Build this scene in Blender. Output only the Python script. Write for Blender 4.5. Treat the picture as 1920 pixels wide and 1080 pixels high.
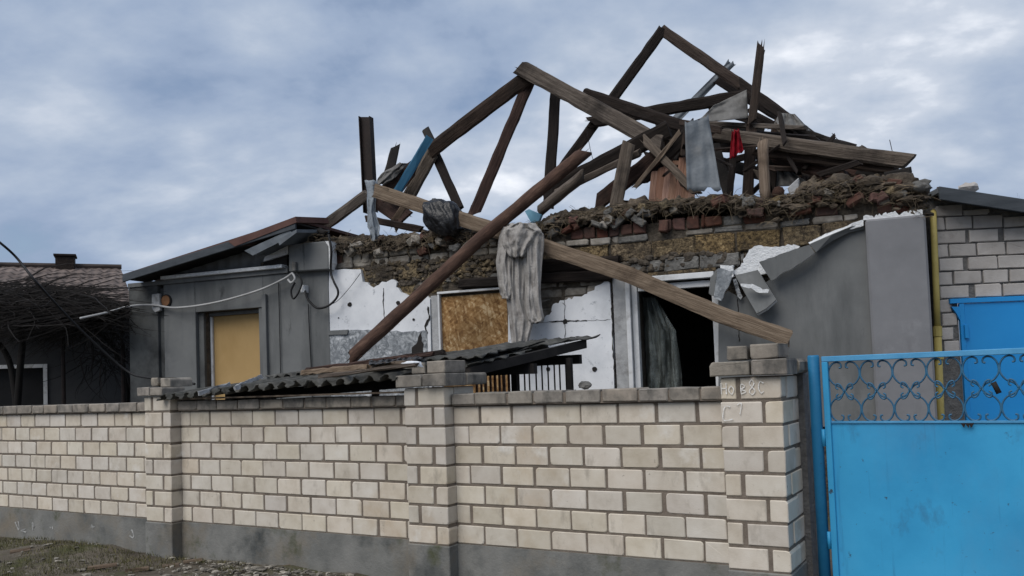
import bpy, bmesh, math, random
from mathutils import Vector, Matrix, noise
R = math.radians
random.seed(7)
for o in list(bpy.data.objects): bpy.data.objects.remove(o, do_unlink=True)
scn = bpy.context.scene
COL = scn.collection

# ------------------------------------------------------------------ camera
EYE = Vector((0, 0, 1.463))
FPX, PX, PY = 1600.0, 960.0, 637.0
PITCH, ROLL = R(2.65), R(2.13)
fw = Vector((0, math.cos(PITCH), math.sin(PITCH)))
up0 = Vector((0, -math.sin(PITCH), math.cos(PITCH)))
x0 = Vector((1, 0, 0))
cr = x0*math.cos(ROLL) - up0*math.sin(ROLL)
cu = x0*math.sin(ROLL) + up0*math.cos(ROLL)
cam_d = bpy.data.cameras.new('camera')
cam = bpy.data.objects.new('camera', cam_d); COL.objects.link(cam)
mw = Matrix.Identity(4)
for i in range(3):
    mw[i][0] = cr[i]; mw[i][1] = cu[i]; mw[i][2] = -fw[i]; mw[i][3] = EYE[i]
cam.matrix_world = mw
cam_d.sensor_width = 36; cam_d.lens = 36*FPX/1920
cam_d.shift_y = (PY-540)/1920
cam_d.clip_start = 0.05; cam_d.clip_end = 3000
scn.camera = cam

# ------------------------------------------------------------------ sky, sun, exposure
SUN_EL, SUN_AZ = R(48), R(222)        # azimuth measured clockwise from +Y
world = bpy.data.worlds.new('World'); scn.world = world; world.use_nodes = True
wn, wl = world.node_tree.nodes, world.node_tree.links
wn.clear()
def N(tree, typ, **kw):
    n = tree.nodes.new(typ)
    for k, v in kw.items():
        if k in n.inputs.keys() if hasattr(n.inputs, 'keys') else False: n.inputs[k].default_value = v
        else: setattr(n, k, v)
    return n
def ramp(tree, stops, interp='LINEAR'):
    n = tree.nodes.new('ShaderNodeValToRGB'); e = n.color_ramp.elements; n.color_ramp.interpolation = interp
    while len(e) < len(stops): e.new(0.5)
    for i, (p, c) in enumerate(stops):
        e[i].position = p
        e[i].color = (c, c, c, 1) if not hasattr(c, '__len__') else (c[0], c[1], c[2], 1)
    return n
wt = world.node_tree
sky = N(wt, 'ShaderNodeTexSky', sky_type='NISHITA', sun_disc=False, sun_elevation=SUN_EL, sun_rotation=SUN_AZ,
        air_density=1.0, dust_density=1.5, ozone_density=1.5)
tc = N(wt, 'ShaderNodeTexCoord'); sep = N(wt, 'ShaderNodeSeparateXYZ'); wl.new(tc.outputs['Generated'], sep.inputs[0])
zz = N(wt, 'ShaderNodeMath', operation='ADD'); zz.inputs[1].default_value = 0.42
zc = N(wt, 'ShaderNodeMath', operation='MAXIMUM'); zc.inputs[1].default_value = 0.0
wl.new(sep.outputs[2], zc.inputs[0]); wl.new(zc.outputs[0], zz.inputs[0])
dx = N(wt, 'ShaderNodeMath', operation='DIVIDE'); dy = N(wt, 'ShaderNodeMath', operation='DIVIDE')
wl.new(sep.outputs[0], dx.inputs[0]); wl.new(zz.outputs[0], dx.inputs[1])
wl.new(sep.outputs[1], dy.inputs[0]); wl.new(zz.outputs[0], dy.inputs[1])
cmb = N(wt, 'ShaderNodeCombineXYZ'); wl.new(dx.outputs[0], cmb.inputs[0]); wl.new(dy.outputs[0], cmb.inputs[1])
mp = N(wt, 'ShaderNodeMapping'); wl.new(cmb.outputs[0], mp.inputs[0])
mp.inputs['Rotation'].default_value = (0, 0, R(14)); mp.inputs['Scale'].default_value = (0.9, 1.15, 1)
mp.inputs['Location'].default_value = (3.1, 1.7, 0.0)
n1 = N(wt, 'ShaderNodeTexNoise'); n1.inputs['Scale'].default_value = 1.7; n1.inputs['Detail'].default_value = 7; n1.inputs['Roughness'].default_value = 0.55; n1.inputs['Distortion'].default_value = 0.25
n2 = N(wt, 'ShaderNodeTexNoise'); n2.inputs['Scale'].default_value = 7.5; n2.inputs['Detail'].default_value = 6; n2.inputs['Roughness'].default_value = 0.52
wl.new(mp.outputs[0], n1.inputs['Vector']); wl.new(mp.outputs[0], n2.inputs['Vector'])
mix = N(wt, 'ShaderNodeMath', operation='MULTIPLY_ADD'); mix.inputs[1].default_value = 0.42
wl.new(n2.outputs[0], mix.inputs[0]); wl.new(n1.outputs[0], mix.inputs[2])
cl = ramp(wt, [(0.54, (0.160, 0.210, 0.305)), (0.65, (0.205, 0.257, 0.350)), (0.75, (0.262, 0.310, 0.390)), (0.85, (0.355, 0.392, 0.455)), (0.94, (0.56, 0.58, 0.62))])
wl.new(mix.outputs[0], cl.inputs[0])
gap = ramp(wt, [(0.51, 0.5), (0.62, 0.0)]); wl.new(mix.outputs[0], gap.inputs[0])
bg1 = N(wt, 'ShaderNodeBackground'); bg1.inputs['Strength'].default_value = 0.07; wl.new(sky.outputs[0], bg1.inputs[0])
bg2 = N(wt, 'ShaderNodeBackground'); bg2.inputs['Strength'].default_value = 0.98; wl.new(cl.outputs[0], bg2.inputs[0])
ms = N(wt, 'ShaderNodeMixShader'); wl.new(gap.outputs[0], ms.inputs[0]); wl.new(bg2.outputs[0], ms.inputs[1]); wl.new(bg1.outputs[0], ms.inputs[2])
wo = N(wt, 'ShaderNodeOutputWorld'); wl.new(ms.outputs[0], wo.inputs[0])

sd = bpy.data.lights.new('sun', 'SUN'); sd.energy = 1.5; sd.angle = R(45); sd.color = (1.0, 0.95, 0.88)
so = bpy.data.objects.new('sun', sd); COL.objects.link(so)
sdir = Vector((math.sin(SUN_AZ)*math.cos(SUN_EL), math.cos(SUN_AZ)*math.cos(SUN_EL), math.sin(SUN_EL)))
so.rotation_euler = sdir.to_track_quat('Z', 'Y').to_euler(); so.location = (-4, -6, 12)
vs = scn.view_settings
vs.view_transform = 'Standard'; vs.look = 'None'; vs.exposure = 0.78; vs.gamma = 1; vs.use_curve_mapping = False

# ------------------------------------------------------------------ geometry of the place
def ray(px, py):
    return fw + cr*((px-PX)/FPX) - cu*((py-PY)/FPX)
class Plane:
    """a vertical wall plane: a point, a horizontal direction (to the right) and a normal pointing away from the street"""
    def __init__(s, p, ang):
        s.p = Vector((p[0], p[1], 0)); s.d = Vector((math.cos(ang), -math.sin(ang), 0)); s.n = Vector((math.sin(ang), math.cos(ang), 0))
    def at(s, px, py, off=0.0):
        r = ray(px, py); t = ((s.p + s.n*off) - EYE).dot(s.n)/r.dot(s.n)
        return EYE + r*t
    def uv(s, px, py, off=0.0):
        q = s.at(px, py, off); return ((q-s.p).dot(s.d), q.z)
    def pt(s, u, z, off=0.0):
        q = s.p + s.d*u + s.n*off; return Vector((q.x, q.y, z))
def seed_point(px, py, depth):
    r = ray(px, py); return EYE + r*(depth)
FEN = Plane(seed_point(1358, 890, 4.99), R(30.65))      # front face of the fence pillars
HOU = Plane(seed_point(960, 600, 9.5), R(20.9))         # rendered street front of the house
ANX = Plane(seed_point(1850, 500, 8.7), R(4.0))         # block annex on the right
NEI = Plane(seed_point(100, 650, 14.5), R(-24.0))        # neighbour's house on the left
def pxm(p): return (Vector(p)-EYE).dot(fw)/FPX          # metres per photo pixel at a point

# ------------------------------------------------------------------ object helpers
WM = {}
def setparent(o, parent):
    o.parent = parent; o.matrix_parent_inverse = WM[parent.name].inverted()
def link(name, me, mat=None, parent=None, M=None):
    o = bpy.data.objects.new(name, me); COL.objects.link(o)
    if mat is not None and me is not None and not me.materials: me.materials.append(mat)
    M = M if M is not None else Matrix.Identity(4)
    o.matrix_basis = M; WM[o.name] = M.copy()
    if parent is not None: setparent(o, parent)
    return o
def tag(o, label=None, cat=None, group=None, kind=None):
    if label: o['label'] = label
    if cat: o['category'] = cat
    if group: o['group'] = group
    if kind: o['kind'] = kind
    elif label and o.parent is None: o['kind'] = 'thing'
    return o
def thing(name, label, cat, loc=(0, 0, 0), group=None):
    o = link(name, None, None, None, Matrix.Translation(Vector(loc)))
    o.empty_display_size = 0.1
    return tag(o, label, cat, group)
class MB:
    def __init__(s): s.v = []; s.f = []; s.c = []
    def add(s, vs, fs, col=None):
        b = len(s.v); s.v += [Vector(v) for v in vs]; s.f += [tuple(i+b for i in f) for f in fs]
        if col is not None: s.c += [col]*len(vs)
        elif s.c: s.c += [0.5]*len(vs)
    def box8(s, p):     # p: 8 points, 0-3 front ring, 4-7 back ring
        s.add(p, [(0, 1, 2, 3), (7, 6, 5, 4), (0, 4, 5, 1), (1, 5, 6, 2), (2, 6, 7, 3), (3, 7, 4, 0)])
    def pbox(s, pl, u0, u1, z0, z1, o0, o1):
        s.box8([pl.pt(u0, z0, o0), pl.pt(u1, z0, o0), pl.pt(u1, z1, o0), pl.pt(u0, z1, o0),
                pl.pt(u0, z0, o1), pl.pt(u1, z0, o1), pl.pt(u1, z1, o1), pl.pt(u0, z1, o1)])
    def box(s, a, b):
        x0, y0, z0 = a; x1, y1, z1 = b
        s.box8([(x0, y0, z0), (x1, y0, z0), (x1, y0, z1), (x0, y0, z1), (x0, y1, z0), (x1, y1, z0), (x1, y1, z1), (x0, y1, z1)])
    def prism(s, front, back):
        n = len(front); b = len(s.v)
        s.add(list(front)+list(back), [tuple(range(n)), tuple(reversed(range(n, 2*n)))] + [(i, i+n, (i+1) % n+n, (i+1) % n) for i in range(n)])
    def tube(s, pts, r, n=6, r1=None, cap=True):
        pts = [Vector(p) for p in pts]; k = len(pts); rings = []
        ref = None
        for i, p in enumerate(pts):
            t = (pts[min(i+1, k-1)]-pts[max(i-1, 0)])
            if t.length < 1e-9: t = Vector((0, 0, 1))
            t.normalize()
            if ref is None: ref = t.orthogonal().normalized()
            a = (ref - t*ref.dot(t));
            if a.length < 1e-6: a = t.orthogonal()
            a.normalize(); ref = a; b = t.cross(a)
            rr = r[i] if hasattr(r, '__len__') else (r if r1 is None else r + (r1-r)*i/(k-1))
            rings.append([p + a*(rr*math.cos(2*math.pi*j/n)) + b*(rr*math.sin(2*math.pi*j/n)) for j in range(n)])
        vs = [v for g in rings for v in g]; fs = []
        for i in range(k-1):
            for j in range(n):
                fs.append((i*n+j, i*n+(j+1) % n, (i+1)*n+(j+1) % n, (i+1)*n+j))
        if cap: fs += [tuple(reversed(range(n))), tuple(range((k-1)*n, k*n))]
        s.add(vs, fs)
    def grid(s, P):     # P[i][j] points
        h, w = len(P), len(P[0]); b = len(s.v)
        s.add([p for row in P for p in row], [(i*w+j, i*w+j+1, (i+1)*w+j+1, (i+1)*w+j) for i in range(h-1) for j in range(w-1)])
    def build(s, name, mat, parent=None, smooth=False, origin=True, thick=0, bevel=0):
        me = bpy.data.meshes.new(name)
        off = Vector((0, 0, 0))
        if origin and s.v:
            lo = [min(v[i] for v in s.v) for i in range(3)]; hi = [max(v[i] for v in s.v) for i in range(3)]
            off = Vector(((lo[0]+hi[0])/2, (lo[1]+hi[1])/2, lo[2]))
        me.from_pydata([tuple(v-off) for v in s.v], [], s.f); me.update()
        bm = bmesh.new(); bm.from_mesh(me); bmesh.ops.recalc_face_normals(bm, faces=bm.faces)
        if bevel: bmesh.ops.bevel(bm, geom=[e for e in bm.edges if e.calc_face_angle(0) > 0.5], offset=bevel, segments=1, affect='EDGES', clamp_overlap=True)
        bm.to_mesh(me); bm.free()
        if s.c and not bevel:
            at = me.attributes.new('tint', 'FLOAT', 'POINT'); at.data.foreach_set('value', s.c)
        if smooth: me.polygons.foreach_set('use_smooth', [True]*len(me.polygons))
        o = link(name, me, mat, parent, Matrix.Translation(off))
        if thick:
            m = o.modifiers.new('thick', 'SOLIDIFY'); m.thickness = thick; m.offset = 0
        return o
def catmull(pts, sub=6):
    pts = [Vector(p) for p in pts]; out = []
    for i in range(len(pts)-1):
        p0 = pts[max(i-1, 0)]; p1 = pts[i]; p2 = pts[i+1]; p3 = pts[min(i+2, len(pts)-1)]
        for k in range(sub):
            t = k/sub
            out.append(0.5*((2*p1)+(p2-p0)*t+(2*p0-5*p1+4*p2-p3)*t*t+(3*p1-p0-3*p2+p3)*t**3))
    out.append(pts[-1]); return out

# ------------------------------------------------------------------ materials
def mat(name, stops, scale=6.0, detail=6, rough=0.85, bump=0.3, bscale=40, stretch=(1, 1, 1), coord='Object', rnd=0.0, hue=0.0,
        stain=None, metallic=0.0, tint=0.0, spots=None, dist=0.0, spec=0.3, nrough=0.6, bdist=0.01):
    m = bpy.data.materials.new(name); m.use_nodes = True; t = m.node_tree; L = t.links; bs = t.nodes['Principled BSDF']
    tc = N(t, 'ShaderNodeTexCoord'); geo = N(t, 'ShaderNodeNewGeometry'); oi = N(t, 'ShaderNodeObjectInfo')
    src = geo.outputs['Position'] if coord == 'World' else tc.outputs[coord]
    if rnd or hue:   # shift the texture so that alike pieces differ
        ad = N(t, 'ShaderNodeVectorMath', operation='MULTIPLY_ADD'); L.new(oi.outputs['Random'], ad.inputs[0]); ad.inputs[1].default_value = (37, 53, 71); L.new(src, ad.inputs[2]); src = ad.outputs[0]
    mpn = N(t, 'ShaderNodeMapping'); L.new(src, mpn.inputs[0]); mpn.inputs['Scale'].default_value = stretch
    nz = N(t, 'ShaderNodeTexNoise'); L.new(mpn.outputs[0], nz.inputs['Vector'])
    nz.inputs['Scale'].default_value = scale; nz.inputs['Detail'].default_value = detail; nz.inputs['Roughness'].default_value = nrough; nz.inputs['Distortion'].default_value = dist
    rp = ramp(t, stops); L.new(nz.outputs[0], rp.inputs[0]); col = rp.outputs[0]
    def mul(col, fac):
        k = N(t, 'ShaderNodeMix', data_type='RGBA', blend_type='MULTIPLY'); k.inputs[0].default_value = 1
        L.new(col, k.inputs[6]); L.new(fac, k.inputs[7]); return k.outputs[2]
    if rnd:
        r2 = ramp(t, [(0, 1-rnd), (1, 1+rnd*0.6)]); 
        mr = N(t, 'ShaderNodeMapRange'); mr.inputs[3].default_value = 1-rnd; mr.inputs[4].default_value = 1+rnd*0.6
        L.new(oi.outputs['Random'], mr.inputs[0]); col = mul(col, mr.outputs[0]); t.nodes.remove(r2)
    if hue:
        hs = N(t, 'ShaderNodeHueSaturation'); wnz = N(t, 'ShaderNodeTexWhiteNoise', noise_dimensions='1D'); L.new(oi.outputs['Random'], wnz.inputs['W'])
        mr = N(t, 'ShaderNodeMapRange'); mr.inputs[3].default_value = 1-hue*6; mr.inputs[4].default_value = 1+hue*6; L.new(wnz.outputs[0], mr.inputs[0]); L.new(mr.outputs[0], hs.inputs['Saturation'])
        mr2 = N(t, 'ShaderNodeMapRange'); mr2.inputs[3].default_value = .5-hue*.25; mr2.inputs[4].default_value = .5+hue*.25; L.new(wnz.outputs[1], mr2.inputs[0]); L.new(mr2.outputs[0], hs.inputs['Hue'])
        L.new(col, hs.inputs['Color']); col = hs.outputs[0]
    if tint:
        at = N(t, 'ShaderNodeAttribute', attribute_name='tint'); mr = N(t, 'ShaderNodeMapRange'); mr.inputs[3].default_value = 1-tint; mr.inputs[4].default_value = 1+tint
        L.new(at.outputs['Fac'], mr.inputs[0]); col = mul(col, mr.outputs[0])
    for st in (stain or []):
        scol, sscale, lo, hi, sstretch = st[:5]
        mm = N(t, 'ShaderNodeMapping'); L.new(geo.outputs['Position'], mm.inputs[0]); mm.inputs['Scale'].default_value = sstretch
        mm.inputs['Location'].default_value = (st[5] if len(st) > 5 else 0.0, 0, 0)
        n3 = N(t, 'ShaderNodeTexNoise'); L.new(mm.outputs[0], n3.inputs['Vector']); n3.inputs['Scale'].default_value = sscale; n3.inputs['Detail'].default_value = 7; n3.inputs['Roughness'].default_value = .65
        r3 = ramp(t, [(lo, 0.0), (hi, 1.0)]); L.new(n3.outputs[0], r3.inputs[0])
        k = N(t, 'ShaderNodeMix', data_type='RGBA'); L.new(r3.outputs[0], k.inputs[0]); L.new(col, k.inputs[6]); k.inputs[7].default_value = (*scol, 1); col = k.outputs[2]
    L.new(col, bs.inputs['Base Color'])
    bs.inputs['Roughness'].default_value = rough; bs.inputs['Metallic'].default_value = metallic
    bs.inputs['Specular IOR Level'].default_value = spec
    if bump:
        nb = N(t, 'ShaderNodeTexNoise'); L.new(mpn.outputs[0], nb.inputs['Vector']); nb.inputs['Scale'].default_value = bscale; nb.inputs['Detail'].default_value = 5; nb.inputs['Roughness'].default_value = .65
        bp = N(t, 'ShaderNodeBump'); bp.inputs['Strength'].default_value = bump; bp.inputs['Distance'].default_value = bdist
        L.new(nb.outputs[0], bp.inputs['Height']); L.new(bp.outputs[0], bs.inputs['Normal'])
    return m
def g(a, f): return tuple(x*f for x in a)
MT = {}
MT['brick'] = mat('silicate_brick', [(.25, (.44, .387, .315)), (.5, (.54, .487, .412)), (.75, (.60, .553, .483))], scale=7, bump=.35, bscale=120, rnd=.12, hue=.035,
                  stain=[((.40, .30, .19), 1.1, .58, .80, (1, 1, 1)), ((.30, .265, .22), 9, .57, .78, (1, 1, .5), 4.0), ((.63, .60, .55), 3.5, .60, .74, (1, 1, 1), 9.0), ((.22, .19, .155), 26, .66, .74, (1, 1, 1), 12.)], bdist=.004)
MT['brickdark'] = mat('weathered_coping_brick', [(.3, (.13, .12, .105)), (.55, (.27, .24, .205)), (.8, (.38, .345, .295))], scale=9, bump=.5, bscale=90, rnd=.22, hue=.03,
                      stain=[((.045, .045, .043), 5, .53, .72, (1, 1, .6))], bdist=.006)
MT['mortar'] = mat('mortar', [(.3, (.125, .102, .082)), (.7, (.205, .170, .138))], scale=14, bump=.6, bscale=90, stain=[((.07, .06, .05), 3, .55, .8, (1, 1, 1))])
MT['plinth'] = mat('cement_plinth', [(.3, (.115, .117, .112)), (.7, (.21, .208, .195))], scale=3.5, bump=.5, bscale=45,
                   stain=[((.05, .055, .055), 2.2, .52, .72, (1, 1, 1)), ((.19, .16, .12), 1.6, .50, .74, (1, 1, 1), 7.), ((.07, .075, .045), 3.2, .58, .72, (1, 1, 1), 3.)])
MT['render'] = mat('grey_render', [(.3, (.122, .127, .128)), (.7, (.168, .173, .173))], scale=2.2, bump=.3, bscale=150,
                   stain=[((.072, .076, .078), 1.2, .46, .72, (1.8, 1.8, .35)), ((.19, .192, .195), 1.8, .60, .78, (1, 1, 1), 3.), ((.05, .052, .053), 5, .64, .74, (1.5, 1.5, .4), 8.)], bdist=.003, rough=.9)
MT['renderlight'] = mat('pale_grey_render', [(.3, (.155, .158, .168)), (.7, (.205, .207, .218))], scale=2.6, bump=.3, bscale=150,
                        stain=[((.27, .272, .285), 1.7, .60, .80, (1, 1, 1), 5.), ((.10, .102, .108), 1.2, .56, .8, (1.5, 1.5, .6))], bdist=.003, rough=.9)
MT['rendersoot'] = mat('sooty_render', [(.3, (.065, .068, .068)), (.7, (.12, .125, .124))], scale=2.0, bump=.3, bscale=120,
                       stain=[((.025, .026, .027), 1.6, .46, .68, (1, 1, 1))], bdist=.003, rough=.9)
MT['foam'] = mat('white_foam', [(.25, (.56, .58, .61)), (.55, (.70, .715, .74)), (.8, (.78, .79, .80))], scale=3, bump=.35, bscale=170,
                 stain=[((.30, .32, .35), 14, .60, .74, (1, 1, 1)), ((.40, .41, .42), 2.2, .54, .80, (1, 1, .6), 2.), ((.20, .20, .20), 30, .68, .74, (1, 1, 1), 7.)], bdist=.004)
MT['foamedge'] = mat('torn_foam_edge', [(.3, (.62, .64, .66)), (.7, (.82, .83, .84))], scale=25, bump=1.0, bscale=60, bdist=.02)
MT['adhesive'] = mat('grey_adhesive', [(.36, (.13, .145, .16)), (.5, (.23, .245, .26)), (.64, (.40, .42, .44))], scale=13, bump=.9, bscale=30, dist=1.5, stain=[((.55, .57, .59), 9, .60, .68, (1, 1, 1)), ((.16, .175, .19), 3, .55, .7, (1, 1, 1), 4.)])
MT['shell'] = mat('shell_rock', [(.36, (.022, .017, .012)), (.46, (.12, .088, .050)), (.58, (.29, .22, .125)), (.74, (.48, .40, .265))], scale=24, bump=1.0, bscale=38, rnd=.28, hue=.03,
                  stain=[((.045, .036, .027), 3.0, .48, .68, (1, 1, 1))], bdist=.05, nrough=.8)
MT['redbrick'] = mat('red_brick', [(.3, (.065, .032, .025)), (.6, (.125, .058, .043)), (.8, (.18, .095, .075))], scale=14, bump=.6, bscale=60, rnd=.35, hue=.03,
                     stain=[((.05, .04, .034), 5, .5, .72, (1, 1, 1))])
MT['greybrick'] = mat('dusty_pale_brick', [(.3, (.17, .15, .125)), (.6, (.30, .275, .24)), (.8, (.40, .375, .34))], scale=12, bump=.6, bscale=60, rnd=.35, hue=.02,
                      stain=[((.07, .058, .045), 4, .5, .7, (1, 1, 1))])
MT['rubblemortar'] = mat('dirty_mortar', [(.3, (.035, .029, .023)), (.55, (.085, .070, .054)), (.8, (.17, .145, .115))], scale=9, bump=1.0, bscale=22, bdist=.04, nrough=.7)
MT['concrete'] = mat('rough_concrete', [(.3, (.08, .077, .072)), (.6, (.17, .165, .155)), (.8, (.26, .25, .235))], scale=9, bump=1.0, bscale=28, bdist=.03)
MT['clay'] = mat('clay_straw', [(.3, (.026, .020, .015)), (.52, (.080, .062, .045)), (.78, (.20, .160, .115))], scale=9, bump=1.0, bscale=38, tint=.6, bdist=.03, nrough=.7)  # clay tones spread wide to paint in lit tops and dark undersides
MT['straw'] = mat('straw', [(.3, (.06, .046, .030)), (.7, (.17, .132, .085))], scale=4, bump=0, tint=.5)
def wood(name, c0, c1, c2, rnd=.15, rough=.85, **kw):
    return mat(name, [(.28, c0), (.5, c1), (.75, c2)], scale=5, stretch=(.45, 9, 9), bump=.9, bscale=11, rnd=rnd, hue=.02, rough=rough, bdist=.015, nrough=.75, dist=.6, **kw)
dk = [((.018, .014, .012), 2.3, .52, .74, (1, 1, 1))]
MT['wooddark'] = wood('dark_old_timber', (.006, .004, .0035), (.015, .010, .008), (.034, .025, .020))  # old timber, colour lowered further for its backlit look against the sky
MT['woodbrown'] = wood('brown_old_timber', (.016, .010, .008), (.042, .028, .021), (.088, .063, .048), stain=dk)
MT['woodgrey'] = wood('grey_weathered_timber', (.036, .028, .022), (.098, .078, .063), (.19, .160, .132), stain=dk)
MT['woodpale'] = wood('pale_plank', (.08, .056, .040), (.165, .122, .088), (.26, .205, .155), stain=[((.07, .048, .033), 2.6, .55, .75, (1, 1, 1))])
MT['woodred'] = wood('red_brown_timber', (.022, .011, .008), (.052, .027, .020), (.100, .058, .043), stain=dk)
MT['woodpink'] = wood('terracotta_board', (.17, .088, .058), (.29, .165, .115), (.38, .235, .175))
MT['rust'] = mat('rusty_pipe', [(.3, (.030, .018, .013)), (.5, (.078, .042, .029)), (.72, (.155, .094, .066))], scale=6, stretch=(.7, 5, 5), bump=.8, bscale=20, rough=.85, nrough=.75, stain=[((.035, .018, .013), 2.5, .5, .75, (1, 1, 1)), ((.24, .14, .085), 14, .68, .8, (1, 1, 1), 9.)])
MT['steeldark'] = mat('dark_rusty_steel', [(.3, (.008, .005, .0045)), (.7, (.022, .013, .011))], scale=8, bump=.3, rough=.7)
MT['tin'] = mat('galvanised_sheet', [(.3, (.070, .082, .095)), (.55, (.120, .137, .155)), (.8, (.175, .193, .21))], scale=3, bump=.7, bscale=6, rough=.6, metallic=.1, spec=.4, bdist=.02, stain=[((.11, .115, .12), 3, .55, .75, (1, 1, 1))])
MT['tindark'] = mat('dull_roof_metal', [(.3, (.11, .118, .13)), (.7, (.22, .235, .25))], scale=3, bump=.2, bscale=14, rough=.6, metallic=.2, stain=[((.20, .21, .22), 2.3, .62, .8, (1, 1, 1))])
MT['redmetal'] = mat('rusty_red_roof', [(.3, (.065, .030, .025)), (.7, (.115, .058, .046))], scale=4, bump=.3, bscale=14, rough=.7)
MT['darktimberroof'] = mat('dark_verge_board', [(.3, (.035, .042, .050)), (.7, (.066, .075, .086))], scale=4, stretch=(.4, 3, 3), bump=.3, bscale=30, rough=.8)
MT['slate'] = mat('asbestos_sheet', [(.3, (.040, .040, .036)), (.55, (.085, .083, .076)), (.8, (.17, .166, .154))], scale=7, bump=.9, bscale=35,
                  stain=[((.026, .027, .023), 3.2, .50, .70, (1, 1, 1)), ((.062, .066, .038), 6, .60, .78, (1, 1, 1), 3.)], bdist=.02)
MT['neiroof'] = mat('brown_slate_roof', [(.3, (.105, .080, .070)), (.55, (.165, .13, .115)), (.8, (.24, .20, .18))], scale=3, bump=.5, bscale=12,
                    stain=[((.055, .048, .044), 1.0, .55, .72, (1, 1, 1)), ((.34, .32, .30), 2.2, .70, .78, (1, 1, 1), 6.)])
def slate_pattern(m):
    t = m.node_tree; L = t.links; bs = t.nodes['Principled BSDF']; src = bs.inputs['Base Color'].links[0].from_socket
    at = N(t, 'ShaderNodeAttribute', attribute_name='ruv'); mp = N(t, 'ShaderNodeMapping'); L.new(at.outputs['Vector'], mp.inputs[0]); mp.inputs['Rotation'].default_value = (0, 0, R(45))
    bk = N(t, 'ShaderNodeTexBrick'); L.new(mp.outputs[0], bk.inputs['Vector']); bk.offset = 0; bk.inputs['Scale'].default_value = 1; bk.inputs['Brick Width'].default_value = .21; bk.inputs['Row Height'].default_value = .21; bk.inputs['Mortar Size'].default_value = .018
    bk.inputs['Color1'].default_value = (1.1, 1.1, 1.1, 1); bk.inputs['Color2'].default_value = (.75, .75, .75, 1); bk.inputs['Mortar'].default_value = (.38, .38, .38, 1)
    k = N(t, 'ShaderNodeMix', data_type='RGBA', blend_type='MULTIPLY'); k.inputs[0].default_value = 1; L.new(src, k.inputs[6]); L.new(bk.outputs['Color'], k.inputs[7]); L.new(k.outputs[2], bs.inputs['Base Color'])
slate_pattern(MT['neiroof'])
MT['neiwall'] = mat('dark_render', [(.3, (.040, .041, .044)), (.7, (.062, .063, .066))], scale=1.5, bump=.3, bscale=60)
MT['black'] = mat('unlit_dark', [(.3, (.006, .006, .007)), (.7, (.014, .014, .015))], scale=3, bump=0, rough=.6)
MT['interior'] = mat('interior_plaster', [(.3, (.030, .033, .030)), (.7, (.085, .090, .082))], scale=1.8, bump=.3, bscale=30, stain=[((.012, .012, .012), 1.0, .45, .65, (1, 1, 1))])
MT['whiteframe'] = mat('white_plastic_frame', [(.3, (.48, .49, .50)), (.7, (.66, .67, .68))], scale=6, bump=.1, rough=.5, stain=[((.28, .27, .25), 5, .56, .78, (1, 1, 1))])
MT['dirtywhite'] = mat('dirty_plaster', [(.3, (.26, .265, .27)), (.7, (.44, .445, .45))], scale=6, bump=.7, bscale=35, stain=[((.16, .155, .15), 5, .52, .72, (1, 1, 1))])
MT['board'] = mat('yellow_board', [(.3, (.37, .245, .105)), (.7, (.43, .29, .13))], scale=2, bump=.1, bscale=80, stain=[((.31, .195, .072), 1.6, .5, .8, (1, 1, .4))])
MT['cloth'] = mat('dusty_cloth', [(.3, (.29, .275, .26)), (.7, (.41, .392, .375))], scale=9, bump=.8, bscale=45, bdist=.02, stain=[((.15, .135, .125), 6, .50, .70, (1, 1, .6)), ((.46, .44, .42), 8, .60, .75, (1, 1, 1), 4.)], rough=.95, spec=.1)
MT['clothdark'] = mat('dirty_sacking', [(.3, (.115, .112, .108)), (.7, (.205, .20, .192))], scale=9, bump=.5, bscale=130, rough=.95, spec=.1, stain=[((.07, .066, .062), 4, .5, .75, (1, 1, 1))])
MT['redcloth'] = mat('red_cloth', [(.3, (.13, .004, .009)), (.7, (.23, .008, .016))], scale=6, bump=.4, bscale=90, rough=.9, spec=.1)
MT['blackbag'] = mat('black_film', [(.3, (.004, .004, .005)), (.7, (.010, .010, .012))], scale=4, bump=.5, bscale=14, rough=.36, spec=.4, bdist=.03)
MT['bluefilm'] = mat('grey_blue_film', [(.3, (.16, .185, .215)), (.7, (.29, .325, .36))], scale=7, bump=.6, bscale=25, rough=.5, bdist=.03)
MT['foil'] = mat('crumpled_foil', [(.36, (.11, .115, .12)), (.5, (.28, .29, .30)), (.66, (.68, .69, .71))], scale=9, bump=1.0, bscale=12, rough=.42, metallic=.3, bdist=.06, dist=1.8)
MT['blue'] = mat('blue_gate_paint', [(.3, (.022, .250, .490)), (.5, (.036, .315, .580)), (.7, (.055, .355, .630))], scale=1.1, bump=.45, bscale=5, rough=.5, spec=.4,
                 stain=[((.03, .12, .23), 4, .57, .75, (1, 1, .55)), ((.030, .06, .095), 17, .65, .70, (1, 1, 1), 2.), ((.07, .045, .03), 27, .71, .74, (1, 1, 1), 5.), ((.02, .15, .31), 6, .60, .78, (2.5, 2.5, .12), 6.), ((.075, .27, .47), 1.1, .55, .85, (1, 1, .5), 8.)], bdist=.004)
MT['bluedark'] = mat('dark_blue_scroll', [(.3, (.008, .055, .12)), (.7, (.03, .14, .25))], scale=25, bump=.2, rough=.5, spec=.5)
MT['bluepost'] = mat('post_paint', [(.3, (.012, .135, .29)), (.7, (.022, .185, .36))], scale=4, bump=.2, rough=.5, stain=[((.03, .05, .07), 16, .68, .72, (1, 1, 1))])
MT['bluebright'] = mat('blue_door_paint', [(.3, (.010, .225, .58)), (.7, (.016, .265, .64))], scale=1.3, bump=.15, bscale=20, rough=.45, spec=.4, stain=[((.03, .12, .24), 9, .71, .76, (1, 1, 1))], bdist=.004)
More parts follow.
